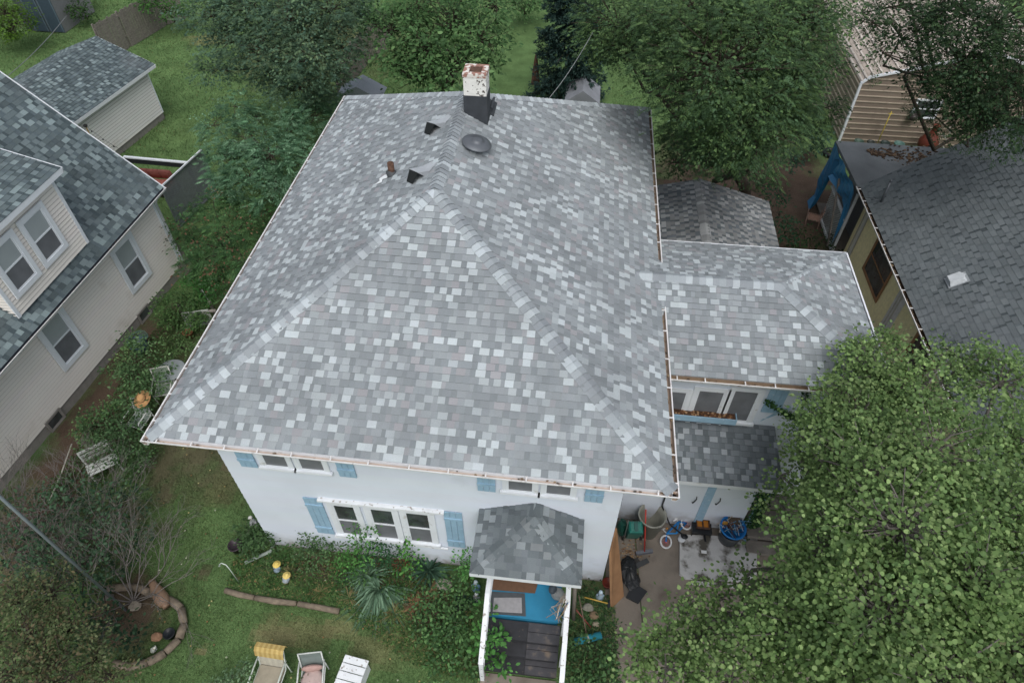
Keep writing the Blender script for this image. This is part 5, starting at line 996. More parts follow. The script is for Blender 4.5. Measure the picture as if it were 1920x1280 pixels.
for q in (G(345, 592), G(402, 587)): mb.box(q[0]-.04, q[0]+.04, q[1]-.04, q[1]+.04, 0, .55, hx('#7f7a70'))
one('garden_rail', mb, 'wood', 'weathered grey rail spanning the gap between neighbour and eave', 'fence', g)
def lattice(name, label, P, Q, z0, z1, c, sp_=.11, wd=.035, cat='lattice', mat='attr', parent=None, diag=True):
    P, Q = A3(P[0], P[1], 0), A3(Q[0], Q[1], 0); L_ = np.linalg.norm(Q-P); T = (Q-P)/L_; S = A3(T[1], -T[0], 0); mb = MB(P, T, S, ZZ); h = z1-z0
    for sgn in (1, -1):
        k = -h
        while k < L_:
            a0_, a1_ = max(k, 0), min(k+h, L_)
            if a1_-a0_ > .03:
                za, zb = (z0+(a0_-k), z0+(a1_-k)) if sgn > 0 else (z1-(a0_-k), z1-(a1_-k)); y = .006*sgn; w2 = wd*.7
                mb.add([(a0_, y, za-w2), (a1_, y, zb-w2), (a1_, y, zb+w2), (a0_, y, za+w2), (a0_, y+.006, za-w2), (a1_, y+.006, zb-w2), (a1_, y+.006, zb+w2), (a0_, y+.006, za+w2)], [(0, 1, 2, 3), (4, 5, 6, 7), (2, 3, 7, 6)], hx(c))
            k += sp_
    if parent is not None: return mb.build(name, mat, parent)
    r = thing(name, label, cat, P); mb.build('slats', mat, r); m2 = MB(P, T, S, ZZ); m2.box(-.03, L_+.03, -.02, .03, z1, z1+.05, hx(c)).box(-.03, L_+.03, -.02, .03, z0-.05, z0, hx(c)).box(-.05, 0, -.02, .03, z0-.05, z1, hx(c)).box(L_, L_+.05, -.02, .03, z0-.05, z1, hx(c)); m2.build('frame', mat, r); return r
lattice('garden_lattice', 'small white lattice panel in the greenery beside the eave', G(355, 612), G(400, 606), .05, .6, '#a9aea8')
g = G(357, 618); g = G(265, 655); r = thing('hose_reel', 'blue-grey tub with looped green hose beside the neighbour\'s wall', 'hose reel', g); mb = MB(g); mb.lathe([(.24, 0), (.3, .38), (.26, .38), (.22, .1), (0, .1)], (0, 0, 0), 18, None, hx('#4d626e')); mb.build('tub', 'glossattr', r, True); mb = MB(g)
for k in range(4): mb.tube([(.3*math.cos(t)+.04*k, .3*math.sin(t), .42+.05*k+.04*math.sin(3*t+k)) for t in np.linspace(0, 2*math.pi, 16)], .014, 5, hx('#56756a'))
mb.build('hose', 'glossattr', r, True)
# neighbour's back porch: dark lattice screen, white beam, red sofa, planks
c0_, c1_, c2_ = f1+A3(.0, .15, 0), G(330, 480), G(392, 372)
lattice('lattice_screen', 'dark diagonal lattice screen behind the neighbour\'s rear corner', G(303, 352, 1.9), G(378, 283, 1.9), .1, 1.9, '#747b7e', .10, .05)
g = G(300, 395); r = thing('pergola', 'white-topped dark beam frame over the red patio seat', 'pergola', g); mb = MB(); beam(mb, G(232, 294, 1.7), G(352, 305, 1.7), .1, .06); mb.build('top_beam', 'vinyltrim', r); mb = MB(); beam(mb, G(232, 300, 1.55), G(352, 311, 1.55), .04, .2); 
q = G(352, 308, 1.7); mb.box(q[0]-.05, q[0]+.05, q[1]-.05, q[1]+.05, 0, 1.66); mb.build('frame', 'dark', r)
mb = MB(); beam(mb, G(303, 352, 1.95)+ZZ*.05, G(378, 283, 1.95)+ZZ*.05, .05, .05); mb.build('side_rail', 'vinyltrim', r)
g = G(298, 345, .4); r = thing('patio_sofa', 'low seat with faded red cushions behind the neighbour\'s roof edge', 'sofa', (g[0], g[1], 0)); mb = MB(g); mb.box(-.95, .65, -.35, .45, -.38, -.12, hx('#3d3733')); mb.build('base', 'attr', r)
for i in range(3): MB(g).box(-.94+i*.5, -.46+i*.5, -.34, .3, -.11, .03+i*.01, hx('#a86a5f')).build('seat_cushion', 'fabric', r)
for i in range(3): MB(g, A3(1, 0, 0), nrm((0, 1, .3)), nrm((0, -.3, 1))).box(-.94+i*.5, -.46+i*.5, .3, .42, .0, .42, hx('#a0625a')).build('back_cushion', 'fabric', r, True)
g = G(338, 512); mk = lambda: MB(g, nrm((.35, .9, 0)), nrm((.9, -.35, 0)), ZZ); r = thing('plank_pile', 'grey wooden boards leaning at the neighbour\'s rear corner', 'boards', g)
for i in range(5): m1 = mk(); m1.add([(i*.13-.2, .25, 0), (i*.13-.08, .25, 0), (i*.13-.08, -.1, 1.1), (i*.13-.2, -.1, 1.1), (i*.13-.2, .28, 0), (i*.13-.08, .28, 0), (i*.13-.08, -.07, 1.1), (i*.13-.2, -.07, 1.1)], [(0, 1, 2, 3), (4, 5, 6, 7), (2, 3, 7, 6), (0, 3, 7, 4), (1, 2, 6, 5)]); m1.build('board', 'wood', r)
mb = MB(); g = G(392, 575); mb.tube([g+A3(.1, 0, 0), g+A3(.05, 0, .6), g+A3(-.05, .1, .72), g+A3(-.15, .15, .6), g+A3(-.2, .15, .3)], .016, 6, hx('#b8bcbd')); one('garden_arch', mb, 'glossattr', 'bent pale metal hoop in the greenery by the eave', 'garden hoop', g, None, True)
# string lights on a pole
a, b = G(160, 236, 2.2), G(250, 292, 1.75); mb = MB(); n = 10; pts = [a+(b-a)*t-ZZ*.15*math.sin(math.pi*t) for t in np.linspace(0, 1, n)]; mb.tube(pts, .008, 4, hx('#2a2a2a'))
r = thing('string_lights', 'dark string of lights hanging before the neighbour\'s garage wall', 'string lights', a); mb.build('cable', 'glossattr', r)
for p_ in pts[1:-1:2]: MB().blob(p_-ZZ*.05, .03, .03, .04, 8, hx('#303234')).build('bulb', 'glossattr', r, True)
mb = MB(); mb.tube([A3(a[0]+.1, a[1]-.1, 1.1), a], .02, 6, hx('#a98a4a')); mb.blob(a, .09, .09, .07, 8, hx('#2b2b2b')); mb.build('post', 'glossattr', r)

# entrance landing things
def mat_(label, pts, z, h, c, name='door_mat', cat='mat'):
    mb = MB(); mb.slab([(*G(*p_, z)[:2], z+.003) for p_ in pts], (0, 0, h), hx(c)); return one(name, mb, 'fabric', label, cat, G(*pts[0], z))
mat_('charcoal mat bordering the light one on the blue landing', [(915, 1150), (986, 1155), (984, 1112), (918, 1108)], zl, .01, '#4e5256')
mat_('light grey rectangular mat lying on the charcoal mat', [(924, 1146), (979, 1149), (978, 1120), (926, 1120)], zl+.014, .008, '#98979a')
mat_('brown mat under the canopy edge at the top of the landing', [(920, 1105), (1003, 1112), (1010, 1088), (924, 1080)], zl+.0, .012, '#6b5140')
mb = MB(); g = G(1045, 1118, zl); mb.blob((g[0], g[1], zl+.16), .16, .14, .17, 14, hx('#8c8f90'), .06).blob((g[0]-.12, g[1]+.03, zl+.3), .1, .1, .13, 10, hx('#4a525a'), .05).blob((g[0]+.12, g[1]-.06, zl+.12), .12, .12, .14, 10, hx('#a39a90'), .08); one('bag', mb, 'fabric', 'crumpled grey bag of odds and ends against the right handrail', 'bag', g)
g = G(1058, 1128, zl+1.0); r = thing('wind_chime', 'tangle of rope and sticks hung on the right handrail', 'wind chime', g); mb = MB()
for k in range(16): s = g+rdir(1)[0]*.08; mb.tube([s, s+A3(random.gauss(-.08, .08), random.gauss(-.12, .08), -random.uniform(.1, .35)), s+A3(random.gauss(-.1, .1), random.gauss(-.16, .1), -random.uniform(.3, .5))], .009, 4, hx(random.choice(['#a89a86', '#77828e', '#8d7b68', '#c3bfb4', '#3f6a94'])))
mb.build('strands', 'fabric', r)

# right of the steps
def rod(name, label, cat, a, b, r_, c, mat='glossattr'): mb = MB(); mb.tube([a, (a+b)/2, b], r_, 7, hx(c)); return one(name, mb, mat, label, cat, a, None, True)
rod('grey_plank', 'grey branch-like board resting beside the right handrail', 'board', G(1075, 1160, .3), G(1078, 1100, 1.3), .05, '#6b655d')
rod('metal_rod', 'long thin rusty rod slanting across the plants by the teal roll', 'rod', G(1085, 1115, .8), G(1103, 1205, .1), .014, '#6b5c50')
rod('metal_rod', 'red-brown pipe crossing below the long thin rod', 'rod', G(1078, 1140, .5), G(1108, 1175, .1), .016, '#8a4a42')
g = G(1075, 1200); r = thing('foam_roll', 'teal foam roll tied with cord on the plants beside the steps', 'roll', g); a, b = G(1077, 1203, .22), G(1127, 1190, .22); MB().tube([a, b], .085, 16, hx('#2e8294')).build('roll', 'fabric', r, True); m_ = (a+b)/2; T = nrm(b-a); mb = MB(); mb.lathe([(.088, -.02), (.092, 0), (.088, .02)], m_, 14, T, hx('#b9b9b0')); mb.build('cord', 'fabric', r)
r = thing('sledgehammer', 'yellow-handled hammer lying at the edge of the drive', 'hammer', G(1098, 1121)); a, b = G(1096, 1119, .12), G(1142, 1131, .1); MB().tube([a, b], .018, 7, hx('#c2a14e')).build('handle', 'glossattr', r, True); T = nrm(np.cross(b-a, ZZ)); MB().tube([b-T*.09, b+T*.09], .035, 8, hx('#33373b')).build('head', 'glossattr', r)
# tall bare board leaning on the corner
g0_, g1_ = G(1150, 1140), G(1168, 1128); tp = onX(1152, 1010, g0_[0]-.12); mb = MB()
P0 = [A3(4.28, -.1, 0), A3(4.34, .38, 0)]
ba, bb, bt2 = G(1148, 1140), G(1170, 1118), G(1150, 1008, 1.9)
mb.slab([ba, bb, bt2+A3(.08, .25, 0), bt2+A3(-.02, -.12, -.25)], (-.05, .01, 0)); one('leaning_board', mb, 'board', 'tall bare brown board standing against the right corner of the front wall', 'board', ba)
# black sacks
g = G(1185, 1085); mb = MB(); mb.blob((g[0]-.1, g[1]+.15, .14), .22, .36, .15, 22, hx('#2b2d30'), .11).blob((g[0]-.02, g[1]-.08, .1), .2, .24, .11, 20, hx('#303235'), .12).slab([(g[0]-.16, g[1]-.5, .02), (g[0]+.14, g[1]-.62, .02), (g[0]+.36, g[1]-.3, .02), (g[0]+.02, g[1]-.12, .04)], (0, 0, .06), hx('#2f3134')); one('garbage_bag', mb, 'glossattr', 'shiny black plastic sack slumped beside the brown board', 'bag', g)
g = G(1195, 1062); mb = MB(g+ZZ*.05, nrm((1, .6, .1)), nrm((-.6, 1, 0)), ZZ); mb.box(-.22, .3, -.06, .06, 0, .05, hx('#47494b')).box(-.2, .1, .07, .18, -.03, .04, hx('#3b3a3a')); one('scrap_wood', mb, 'fabric', 'dark scrap boards under the black sack', 'board', g)
# broom
r = thing('push_broom', 'push broom with a red handle leaning on the big grey bin', 'broom', G(1208, 1035)); c = G(1208, 1034, .08); T = nrm(A3(1, .28, 0)); mb = MB(c, T, A3(-T[1], T[0], 0), ZZ); mb.box(-.22, .22, -.045, .045, -.07, -.005, hx('#5d6068')).box(-.22, .22, -.035, .035, -.004, .035, hx('#70747c')); mb.build('head', 'fabric', r); MB().tube([c+ZZ*.03, G(1211, 955, 1.15)], .018, 8, hx('#b0362f')).build('handle', 'glossattr', r, True)
# big bin
g = G(1225, 1002); r = thing('trash_can', 'large open grey-beige bin under the eave corner', 'trash can', g); mb = MB(G(1214, 1003)+A3(0, .12, 0)); mb.lathe([(.25, 0), (.28, .3), (.29, .3), (.31, .55), (.315, .55), (.33, .82), (.36, .82), (.36, .88), (.33, .88), (.30, .55), (.25, .03), (0, .03)], (0, 0, 0), 28, None, hx('#8f9087')); mb.build('body', 'glossattr', r, True)
# green cart
g = G(1183, 1010); r = thing('lawn_spreader', 'teal green plastic cart standing on end beside the grey bin', 'cart', g); mk = lambda: MB(g+A3(0, .12, .05), nrm((1.2, .12, 0))*1.1, nrm((-.1, 1, .3))*1.1, nrm((0, -.3, 1))*1.35)
m1 = mk(); col = hx('#1f6a60'); q0_ = [(-.17, -.14), (.17, -.14), (.17, .14), (-.17, .14)]; m1.add([(x*.8, y*.8, 0) for x, y in q0_]+[(x, y, .6) for x, y in q0_]+[(x*.9, y*.9, .68) for x, y in q0_]+[(x*.7, y*.6, .70) for x, y in q0_], [(3, 2, 1, 0)]+[(i+4*k, (i+1) % 4+4*k, (i+1) % 4+4*k+4, i+4*k+4) for k in range(3) for i in range(4)]+[(12, 13, 14, 15)], col); m1.build('body', 'glossattr', r)
m1 = mk(); m1.box(-.04, .04, -.1, .09, .701, .72, hx('#1a4f4a')).box(-.1, .1, .1, .13, .3, .69, hx('#19524b')); m1.build('lid', 'glossattr', r); m1 = mk(); m1.tube([(-.2, -.16, 0), (-.22, -.1, .5), (-.2, .1, .95)], .013, 6, hx('#59605e')); m1.build('handle', 'glossattr', r, True)
for s in (-1, 1): m1 = mk(); m1.tube([(s*.19, -.05, .04), (s*.24, -.05, .04)], .1, 14, hx('#2a2c2d')); m1.build('wheel', 'glossattr', r)
mb = MB(); g = G(1163, 1005); mb.blob((g[0], g[1]+.1, .3), .13, .2, .32, 10, hx('#1d4c42'), .08); one('green_bag', mb, 'glossattr', 'dark green sack squeezed between house wall and teal cart', 'bag', g)
# child's bicycle lying over
g = G(1262, 1005); r = thing('childs_bicycle', 'small blue and white bicycle lying on the concrete', 'bicycle', g); A_, B_ = G(1241, 1022, .12), G(1293, 975, .22); T = nrm(B_-A_); S = nrm(np.cross(ZZ, T)+ZZ*.5); Nn = np.cross(T, S); Lb = np.linalg.norm(B_-A_)
mk = lambda: MB(A_, T, S, Nn)
for x, c in ((.15, '#c9cdd2'), (Lb-.12, '#c4c6c8')):
    m1 = mk(); m1.tube([(x+.15*math.cos(t), .15*math.sin(t), 0) for t in np.linspace(0, 2*math.pi, 20)], .025, 7, hx('#d2d4d6')); w9 = m1.build('wheel', 'glossattr', r, True); m1 = mk()
    for k in range(6): t = k*math.pi/6; m1.tube([(x-.15*math.cos(t), -.15*math.sin(t), 0), (x+.15*math.cos(t), .15*math.sin(t), 0)], .004, 4, hx('#b35560'))
    m1.build('spokes', 'glossattr', w9)
m1 = mk(); m1.tube([(.15, 0, 0), (.3, .14, 0), (Lb-.28, .16, 0), (Lb-.12, 0, 0)], .026, 7, hx('#1f6fb0')).tube([(.3, .14, 0), (Lb*.5, -.02, 0), (Lb-.28, .16, 0)], .024, 7, hx('#2d83c4')).tube([(Lb*.5, -.02, 0), (Lb-.12, 0, 0)], .02, 7, hx('#1f6fb0')); m1.build('frame', 'glossattr', r, True)
m1 = mk(); m1.tube([(.3, .14, 0), (.27, .3, 0)], .014, 6, hx('#c9c9c9')).tube([(.27, .3, -.22), (.27, .3, .22)], .014, 6, hx('#d5d8da')).tube([(.27, .3, .22), (.27, .3, .3)], .02, 6, hx('#c98a3c')); m1.build('handlebar', 'glossattr', r, True)
m1 = mk(); m1.tube([(Lb-.28, .16, 0), (Lb-.3, .24, 0)], .013, 6, hx('#c9c9c9')); m1.blob((Lb-.3, .26, 0), .11, .03, .055, 10, hx('#e0e2e4')); m1.build('saddle', 'glossattr', r, True)
g = G(1278, 1012); mb = MB(g); mb.blob((.05, .05, .08), .11, .09, .08, 12, hx('#23262c'), .04).lathe([(.08, .04), (.10, .1), (.08, .12)], (-.02, -.03, 0), 16, None, hx('#c9cdd2')); one('bicycle_helmet', mb, 'glossattr', 'dark helmet with a white rim beside the child\'s bicycle', 'helmet', g, None, True)
# grill with rusty-orange tray
g = G(1312, 1008); r = thing('charcoal_grill', 'low black grill carrying a rusty orange two-part tray', 'grill', g); mb = MB(g+A3(0, .12, 0)); mb.box(-.25, .25, -.14, .14, .22, .32, hx('#25272a')); 
for x in (-.22, .22):
    for y in (-.12, .12): mb.tube([(x, y, .22), (x*1.2, y*1.3, 0)], .014, 5, hx('#25272a'))
mb.build('body', 'glossattr', r); mb = MB(g+A3(.02, .2, .34)); c = hx('#a5642c'); mb.box(-.17, .17, -.12, .12, 0, .02, c)
for x in (-.17, -.008, .154): mb.box(x, x+.016, -.12, .12, .02, .08, c)
mb.box(-.154, .154, -.12, -.104, .02, .08, c).box(-.154, .154, .104, .12, .02, .08, c); mb.build('tray', 'rust', r); 
for f in r.children: pass
mb = MB(g+A3(0, .2, .345)); mb.box(-.15, -.01, -.1, .1, .022, .04, hx('#b5752f')).box(.012, .152, -.1, .1, .022, .04, hx('#b5752f')); mb.build('tray_base', 'fabric', r)
g = G(1322, 1015); mb = MB(); mb.tube([g+A3(-.05, .1, .2), g+A3(0, -.1, .05), g+A3(.02, -.2, .02)], .03, 7, hx('#222427')); one('garden_hose', mb, 'glossattr', 'short black hose end hanging onto the white slab', 'hose', g, None, True)
# blue tub of junk on a dark bucket
g = G(1362, 1020); gc2 = g+A3(.02, .12, 0); r = thing('dark_bucket', 'dark grey bucket carrying a blue tub on the white slab', 'bucket', gc2); mb = MB(gc2); mb.lathe([(.24, 0), (.28, .5), (.25, .5), (.24, .1), (0, .1)], (0, 0, 0), 22, None, hx('#3c3f42')); mb.build('body', 'glossattr', r, True)
r = thing('blue_tub', 'bright blue tub heaped with tangled wire and sticks', 'tub', gc2+ZZ*.5); mb = MB(gc2+ZZ*.42); mb.lathe([(.2, 0), (.3, .25), (.33, .25), (.33, .28), (.29, .28), (.2, .06), (0, .06)], (0, 0, 0), 26, None, hx('#1f74bb')); mb.build('body', 'glossattr', r, True)
g = gc2+ZZ*.66; mb = MB()
for k in range(46):
    s = g+A3(random.gauss(0, .13), random.gauss(.03, .11), random.uniform(-.05, .08)); mb.tube([s, s+rdir(1)[0]*A3(.15, .15, .06), s+rdir(1)[0]*A3(.25, .25, .08)], .008, 4, hx(random.choice(['#6b4a3c', '#8a6a58', '#b6c4cc', '#5c9cc8', '#4a3a30', '#c2b3a4'])))
mb.box(g[0]-.1, g[0]+.2, g[1]+.1, g[1]+.28, g[2], g[2]+.05, hx('#5d5248')).box(g[0]-.3, g[0]-.12, g[1]+.08, g[1]+.16, g[2]-.03, g[2]+.02, hx('#b5863f')); one('junk_pile', mb, 'fabric', 'tangled wire, sticks and a flat box piled in the blue tub', 'scrap', g)
# slab
mb = MB(); s1 = [G(1273, 1005), G(1418, 1010), G(1416, 1094), G(1285, 1087), G(1273, 1078)]; mb.slab([(p_[0], p_[1], .02) for p_ in s1[::-1]], (0, 0, .09)); one('patio_slab', mb, 'patio', 'stained white concrete pad in front of the store room', 'slab', s1[0])
mb = MB(); s1 = [G(1295, 1090), G(1385, 1097), G(1385, 1104), G(1296, 1097)]; mb.slab([(p_[0], p_[1], .03) for p_ in s1[::-1]], (0, 0, .04)); one('white_board', mb, 'patio', 'narrow white board along the near edge of the stained pad', 'board', s1[0])
g = G(1320, 1035, .11); mb = MB(g); mb.box(-.07, .06, -.03, .04, .002, .03, hx('#dfe1e2')); one('paper_scrap', mb, 'attr', 'small white scrap lying on the stained pad', 'litter', g)
mb = MB(); 
for k in range(160):
    g = G(random.gauss(1180, 14), random.gauss(1045, 14)); mb.blob((g[0], g[1], .02), .03, .02, .012, 5, hx(random.choice(['#8a6f55', '#6b5140', '#a38a6a'])), .3)
kind(mb.build('dead_leaves', 'fabric'), 'stuff')
mb = MB()
for k in range(260):
    x, y = random.uniform(-9.5, 1.2), random.uniform(-4, 7)
    if x > -4.4 and y > .7: continue
    mb.add([(x, y, .03), (x+.03, y+.02, .04), (x+.01, y+.05, .03), (x-.02, y+.03, .035)], [(0, 1, 2, 3)], hx(random.choice(['#9a8a5c', '#8a6f4b', '#b0a878', '#a8ad95', '#7d6a4a'])))
kind(mb.build('fallen_leaves', 'fabric'), 'stuff')
# ------------------------------------------------ behind the right neighbour
r = thing('back_porch_enclosure', 'blue tarp and white lattice closing the side of the low porch', 'porch screen', A3(12.6, 16, 0))
pX = 12.62; y0_, y1_ = ry1+.1, p0[1]-.15
lattice('lattice', '', (pX, y0_+.1), (pX, y1_-1.2), .15, 1.5, '#b3b8b6', .12, .03, parent=r)
mb = MB(); n = 10; m_ = 8; vv, ff = [], []
for i in range(n+1):
    for j in range(m_+1):
        y = y0_-.1+(y1_-y0_+.2)*i/n; z = 2.68*(j/m_); lo = 1.85 if .04 < i/n < .78 else 0; z = lo+(2.7-lo)*j/m_; vv.append((pX-.07-.05*math.sin(i*1.7+j)-.04*random.random()-(.18 if j == 0 and i > 5 else 0), y, z))
for i in range(n):
    for j in range(m_): ff.append((i*(m_+1)+j, (i+1)*(m_+1)+j, (i+1)*(m_+1)+j+1, i*(m_+1)+j+1))
mb.add(vv, ff, hx('#2f6f98')); mb.build('tarp', 'glossattr', r)
mb = MB(); 
for z in (.1, 1.5): mb.box(pX-.06, pX+.02, y0_-.1, y1_-1.1, z, z+.09, hx('#c3c8cb'))
mb.box(pX-.06, pX+.02, y0_-.18, y0_-.1, 0, 2.7, hx('#b7bcc0')); mb.build('rail', 'attr', r)
mb = MB(); beam(mb, (pX-.1, y0_+.2, .1), (pX-.1, y0_+1.6, 2.2), .05, .1); mb.build('plank', 'wood', r)
g = G(1530, 425); lawn_chair('brown plastic chair turned sideways next to the blue tarp', g, math.pi*.9, .45, '#8b6f60', '#8b7367', .42, .45, .15, arms=False)
g = G(1520, 214); mb = MB(); mb.lathe([(.3, 0), (.28, .5), (.26, .52), (0, .52)], g, 14, None, hx('#9a948a')); one('tree_stump', mb, 'bark', 'pale sawn stump beside the tan building', 'stump', g, None, True); mb = MB(); mb.lathe([(.25, .525), (0, .53)], g, 14, None, hx('#aaa294')); one('stump_cap', mb, 'fabric', 'pale round board on top of the sawn stump', 'board', g)
g = G(1556, 290); mb = MB(); mb.tube([g+A3(.28*math.cos(t), .28*math.sin(t), .1) for t in np.linspace(0, 2*math.pi, 20)], .09, 8, hx('#26282a')); one('old_tyre', mb, 'glossattr', 'black tyre lying in the leaves by the porch corner', 'tyre', g, None, True)
g = onY(1740, 268, 22.3); g[2] = 0; r = thing('chiminea', 'rust-red clay chiminea in front of the tan building', 'chiminea', g); zb = onY(1740, 268, 22.3)[2]-.35; zb = max(.2, zb); mb = MB(g+ZZ*zb); mb.lathe([(.22, 0), (.4, .2), (.42, .45), (.28, .7), (.14, .85), (.12, 1.15), (.16, 1.2), (.12, 1.2)], (0, 0, 0), 20, None, hx('#6e3b30')); mb.build('body', 'glossattr', r, True); mb = MB(g+ZZ*zb); mb.lathe([(.17, .0), (.16, .03), (0, .035)], (0, -.4, .33), 16, (0, -1, 0), hx('#1d1917')); mb.build('mouth', 'attr', r)
mb = MB(g); mb.lathe([(.25, 0), (.3, 0), (.3, zb), (.0, zb)], (0, 0, 0), 12, None, hx('#2c2c2c')); mb.build('stand', 'attr', r)
q = onY(1648, 262, 22.6); mb = MB(); mb.tube([A3(q[0], 22.6, .0), A3(q[0], 22.6, onY(1648, 208, 22.6)[2])], .02, 6, hx('#b8a443')); mb.tube([A3(q[0]-.12, 22.6, onY(1648, 212, 22.6)[2]), A3(q[0]+.12, 22.6, onY(1648, 212, 22.6)[2])], .015, 6, hx('#b8a443')); one('garden_stake', mb, 'glossattr', 'thin yellow stake standing before the tan ribbed wall', 'stake', A3(q[0], 22.6, 0), None, True)
for px, py, c, s in ((1612, 262, '#4a5f55', .2), (1635, 262, '#3a3f3c', .16), (1662, 264, '#35423f', .2), (1690, 262, '#5a7a74', .22), (1715, 228, '#3b3634', .2)):
    g = onY(px, py, 22.5); hgt_ = .35
    if px == 1715:
        g[2] = max(g[2], .3); mb = MB(A3(g[0], 22.8, g[2]-.12)); mb.lathe([(.05, 0), (.18, .08), (.2, .2), (.14, .3), (.12, .3), (.1, .2)], (0, 0, 0), 14, None, hx(c)).tube([(0, 0, .3), (0, .12, .42)], .015, 5, hx(c)); one('hanging_pot', mb, 'glossattr', 'dark kettle-like pot hung on the tan ribbed wall above the teal pot', 'pot', A3(g[0], 22.8, 0), None, True)
        continue
    pot({1612: 'leftmost grey-green pot along the tan wall', 1635: 'small dark pot left of the yellow stake', 1662: 'dark pot right of the yellow stake', 1690: 'teal pot nearest the chiminea', 1715: 'dark kettle-like pot on a stand above the teal pot'}[px], A3(g[0], 22.5, 0), s, hgt_, c)
g = onY(1765, 270, 22.2); mb = MB(); mb.tube([A3(g[0]+.2*math.cos(t)*(1-t/26), 22.2+.2*math.sin(t)*(1-t/26), .4+.06*t) for t in np.linspace(0, 20, 70)], .025, 5, hx('#b9b9b2')); one('spiral_ornament', mb, 'glossattr', 'white spiral garden ornament beside the chiminea', 'ornament', A3(g[0], 22.2, 0), None, True)
# distant buildings behind the trees
for (px, py, z, wx, wy, lab, c) in ((1092, 186, 1.6, 1.3, 1.4, 'small grey-roofed shed peeking over the right rear roof edge', '#8b8f96'), (672, 178, 1.8, 1.8, .9, 'flat pale grey shed roof behind the left rear roof corner', '#a3abb5'), (1700, 15, 3.2, 5, 4, 'grey roof at the top edge behind the dark walnut tree', '#8d949b')):
    g = G(px, py, z); r = thing('outbuilding', lab, 'shed', (g[0], g[1], 0)); mb = MB((g[0], g[1], 0)); mb.box(-wx/2, wx/2, 0, wy, 0, z-.05, hx('#8c8e8e')); mb.build('wall', 'attr', r)
    mb = MB((g[0], g[1], 0)); mb.add([(-wx/2-.15, -.15, z-.1), (wx/2+.15, -.15, z-.1), (wx/2+.15, wy+.15, z-.1), (-wx/2-.15, wy+.15, z-.1), (0, -.15, z+.45), (0, wy+.15, z+.45)], [(0, 4, 5, 3), (1, 2, 5, 4), (0, 1, 4), (2, 3, 5)], hx(c)); mb.build('roof', 'oldshingle', r)
g = G(1003, 182); r = thing('patio_umbrella', 'closed brown patio umbrella behind the main roof, left of the spruce', 'umbrella', g); mb = MB(g); mb.tube([(0, 0, 0), (0, 0, 2.2)], .025, 7, hx('#6a5a4a')); mb.build('pole', 'glossattr', r); mb = MB(g); mb.lathe([(.22, .7), (.2, .9), (.14, 1.5), (.06, 2.1), (0, 2.2)], (0, 0, 0), 12, None, hx('#6a4f43')); mb.build('canopy', 'fabric', r)
# overhead wires
def wire(label, a, b, sag, r_=.012, c='#b5b9bb'):
    mb = MB(); mb.tube([a+(b-a)*t-ZZ*sag*4*t*(1-t) for t in np.linspace(0, 1, 14)], r_, 5, hx(c)); one('utility_wire', mb, 'glossattr', label, 'wire', a, 'overhead wires', True)
wire('pale service wire rising from the rear of the main roof past the spruce', G(1029, 185, 6.9), G(1112, 60, 8.2), .12, .009, '#8f9596')
wire('thin dark wire crossing the far left lawn above the garage', G(8, 148, 4.2), G(125, 30, 5), .1, .014, '#6d7274')
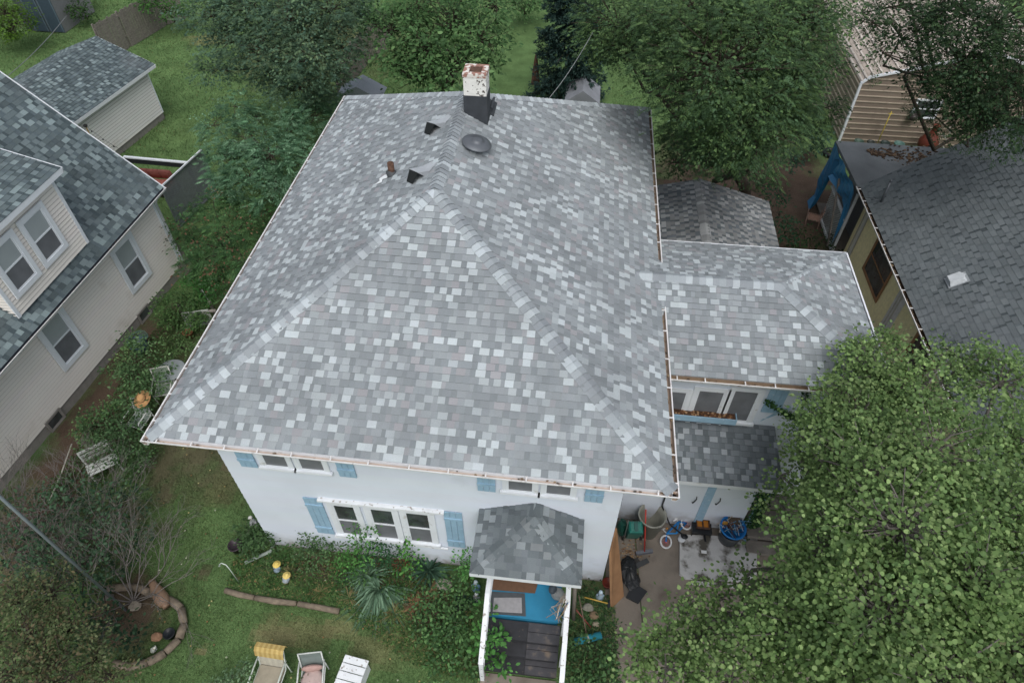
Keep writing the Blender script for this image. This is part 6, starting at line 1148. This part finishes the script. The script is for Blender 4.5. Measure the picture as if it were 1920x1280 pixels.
# ------------------------------------------------ grass tufts
def inside(poly, x, y):
    r_ = np.zeros(len(x), bool); n = len(poly)
    for i in range(n):
        (x0, y0), (x1, y1) = poly[i], poly[(i+1) % n]; c = ((y0 > y) != (y1 > y)) & (x < (x1-x0)*(y-y0)/(y1-y0+1e-12)+x0); r_ ^= c
    return r_
def tufts(name, x0, x1, y0, y1, n, h, wd, tint=(.9, 1.25)):
    P = np.stack([rng.uniform(x0, x1, n), rng.uniform(y0, y1, n), np.full(n, -.012)], 1); c = gcol(P[:, 0], P[:, 1]); gn = c[:, 1]/(c[:, 0]+1e-6)
    k = (rng.random(n) < np.clip((gn-.92)/.35, 0, 1)*1.1) & ~((P[:, 0] > wx0) & (P[:, 0] < wx1) & (P[:, 1] > .8)) & ~((P[:, 0] > lx0-.05) & (P[:, 0] < lx1+.05) & (P[:, 1] > -7)) & ~((P[:, 0] > 4.3) & (P[:, 0] < 9.4) & (P[:, 1] < 13))
    P, c = P[k], c[k]; m_ = len(P); d = rng.normal(size=(m_, 3))*.6; d[:, 2] = 1; s = h*rng.uniform(.5, 1.3, m_); V, F = place(T_leaf('blade'), P, d, rdir(m_), s, np.full(m_, wd))
    C = c*rng.uniform(*tint, (m_, 1))*(1+rng.normal(size=(m_, 3))*.05); C = np.where(rng.random((m_, 1)) < .06, np.array([hx('#86805a')]), C); kind(mesh_np(name, V, F, C, 'plant'), 'stuff')
tufts('grass', -10.5, 1.5, -4.5, 9, 230000, .06, .012, (.75, 1.35))
tufts('grass', -34, 6, 12.5, 42, 170000, .09, .032)
wd_ = P2((440, 1030), (880, 1085), (900, 1280), (760, 1240), (640, 1140), (425, 1100)); wx_, wy_ = rng.uniform(-4.6, 1.5, 60000), rng.uniform(-2.4, .78, 60000)
def weeds(polys, n, h, wd, cols):
    P = []
    for pg in polys:
        xs_, ys_ = [p_[0] for p_ in pg], [p_[1] for p_ in pg]; m_ = n*3; x = rng.uniform(min(xs_), max(xs_), m_); y = rng.uniform(min(ys_), max(ys_), m_); k = inside(pg, x, y); P.append(np.stack([x[k], y[k], rng.uniform(-.01, .05, k.sum())], 1)[:n])
    P = np.concatenate(P); m_ = len(P); V, F = place(T_leaf('oval'), P, rdir(m_)*np.array([1, 1, .3])+np.array([0, 0, .3]), rdir(m_)*.5+ZZ, h*rng.uniform(.5, 1.3, m_), np.full(m_, wd)); kind(mesh_np('weeds', V, F, palc(cols, m_, .16), 'plant'), 'stuff')
weeds([wd_], 7000, .07, .05, ['#4e6d3c', '#456237', '#5e7a46', '#7a7550', '#3d5834'])
weeds([P2((1095, 1105), (1150, 1120), (1162, 1290), (1060, 1290), (1060, 1130))], 5000, .08, .06, ['#486640', '#547048', '#40593a', '#6f7a52'])
weeds([P2((300, 600), (350, 560), (345, 640), (200, 900), (60, 960), (200, 760))], 5000, .07, .05, ['#45623a', '#52703f', '#3d5633'])
kind(MB().box(0, .01, 0, .01, -.5, -.49).build('buried', 'fabric')) if False else None
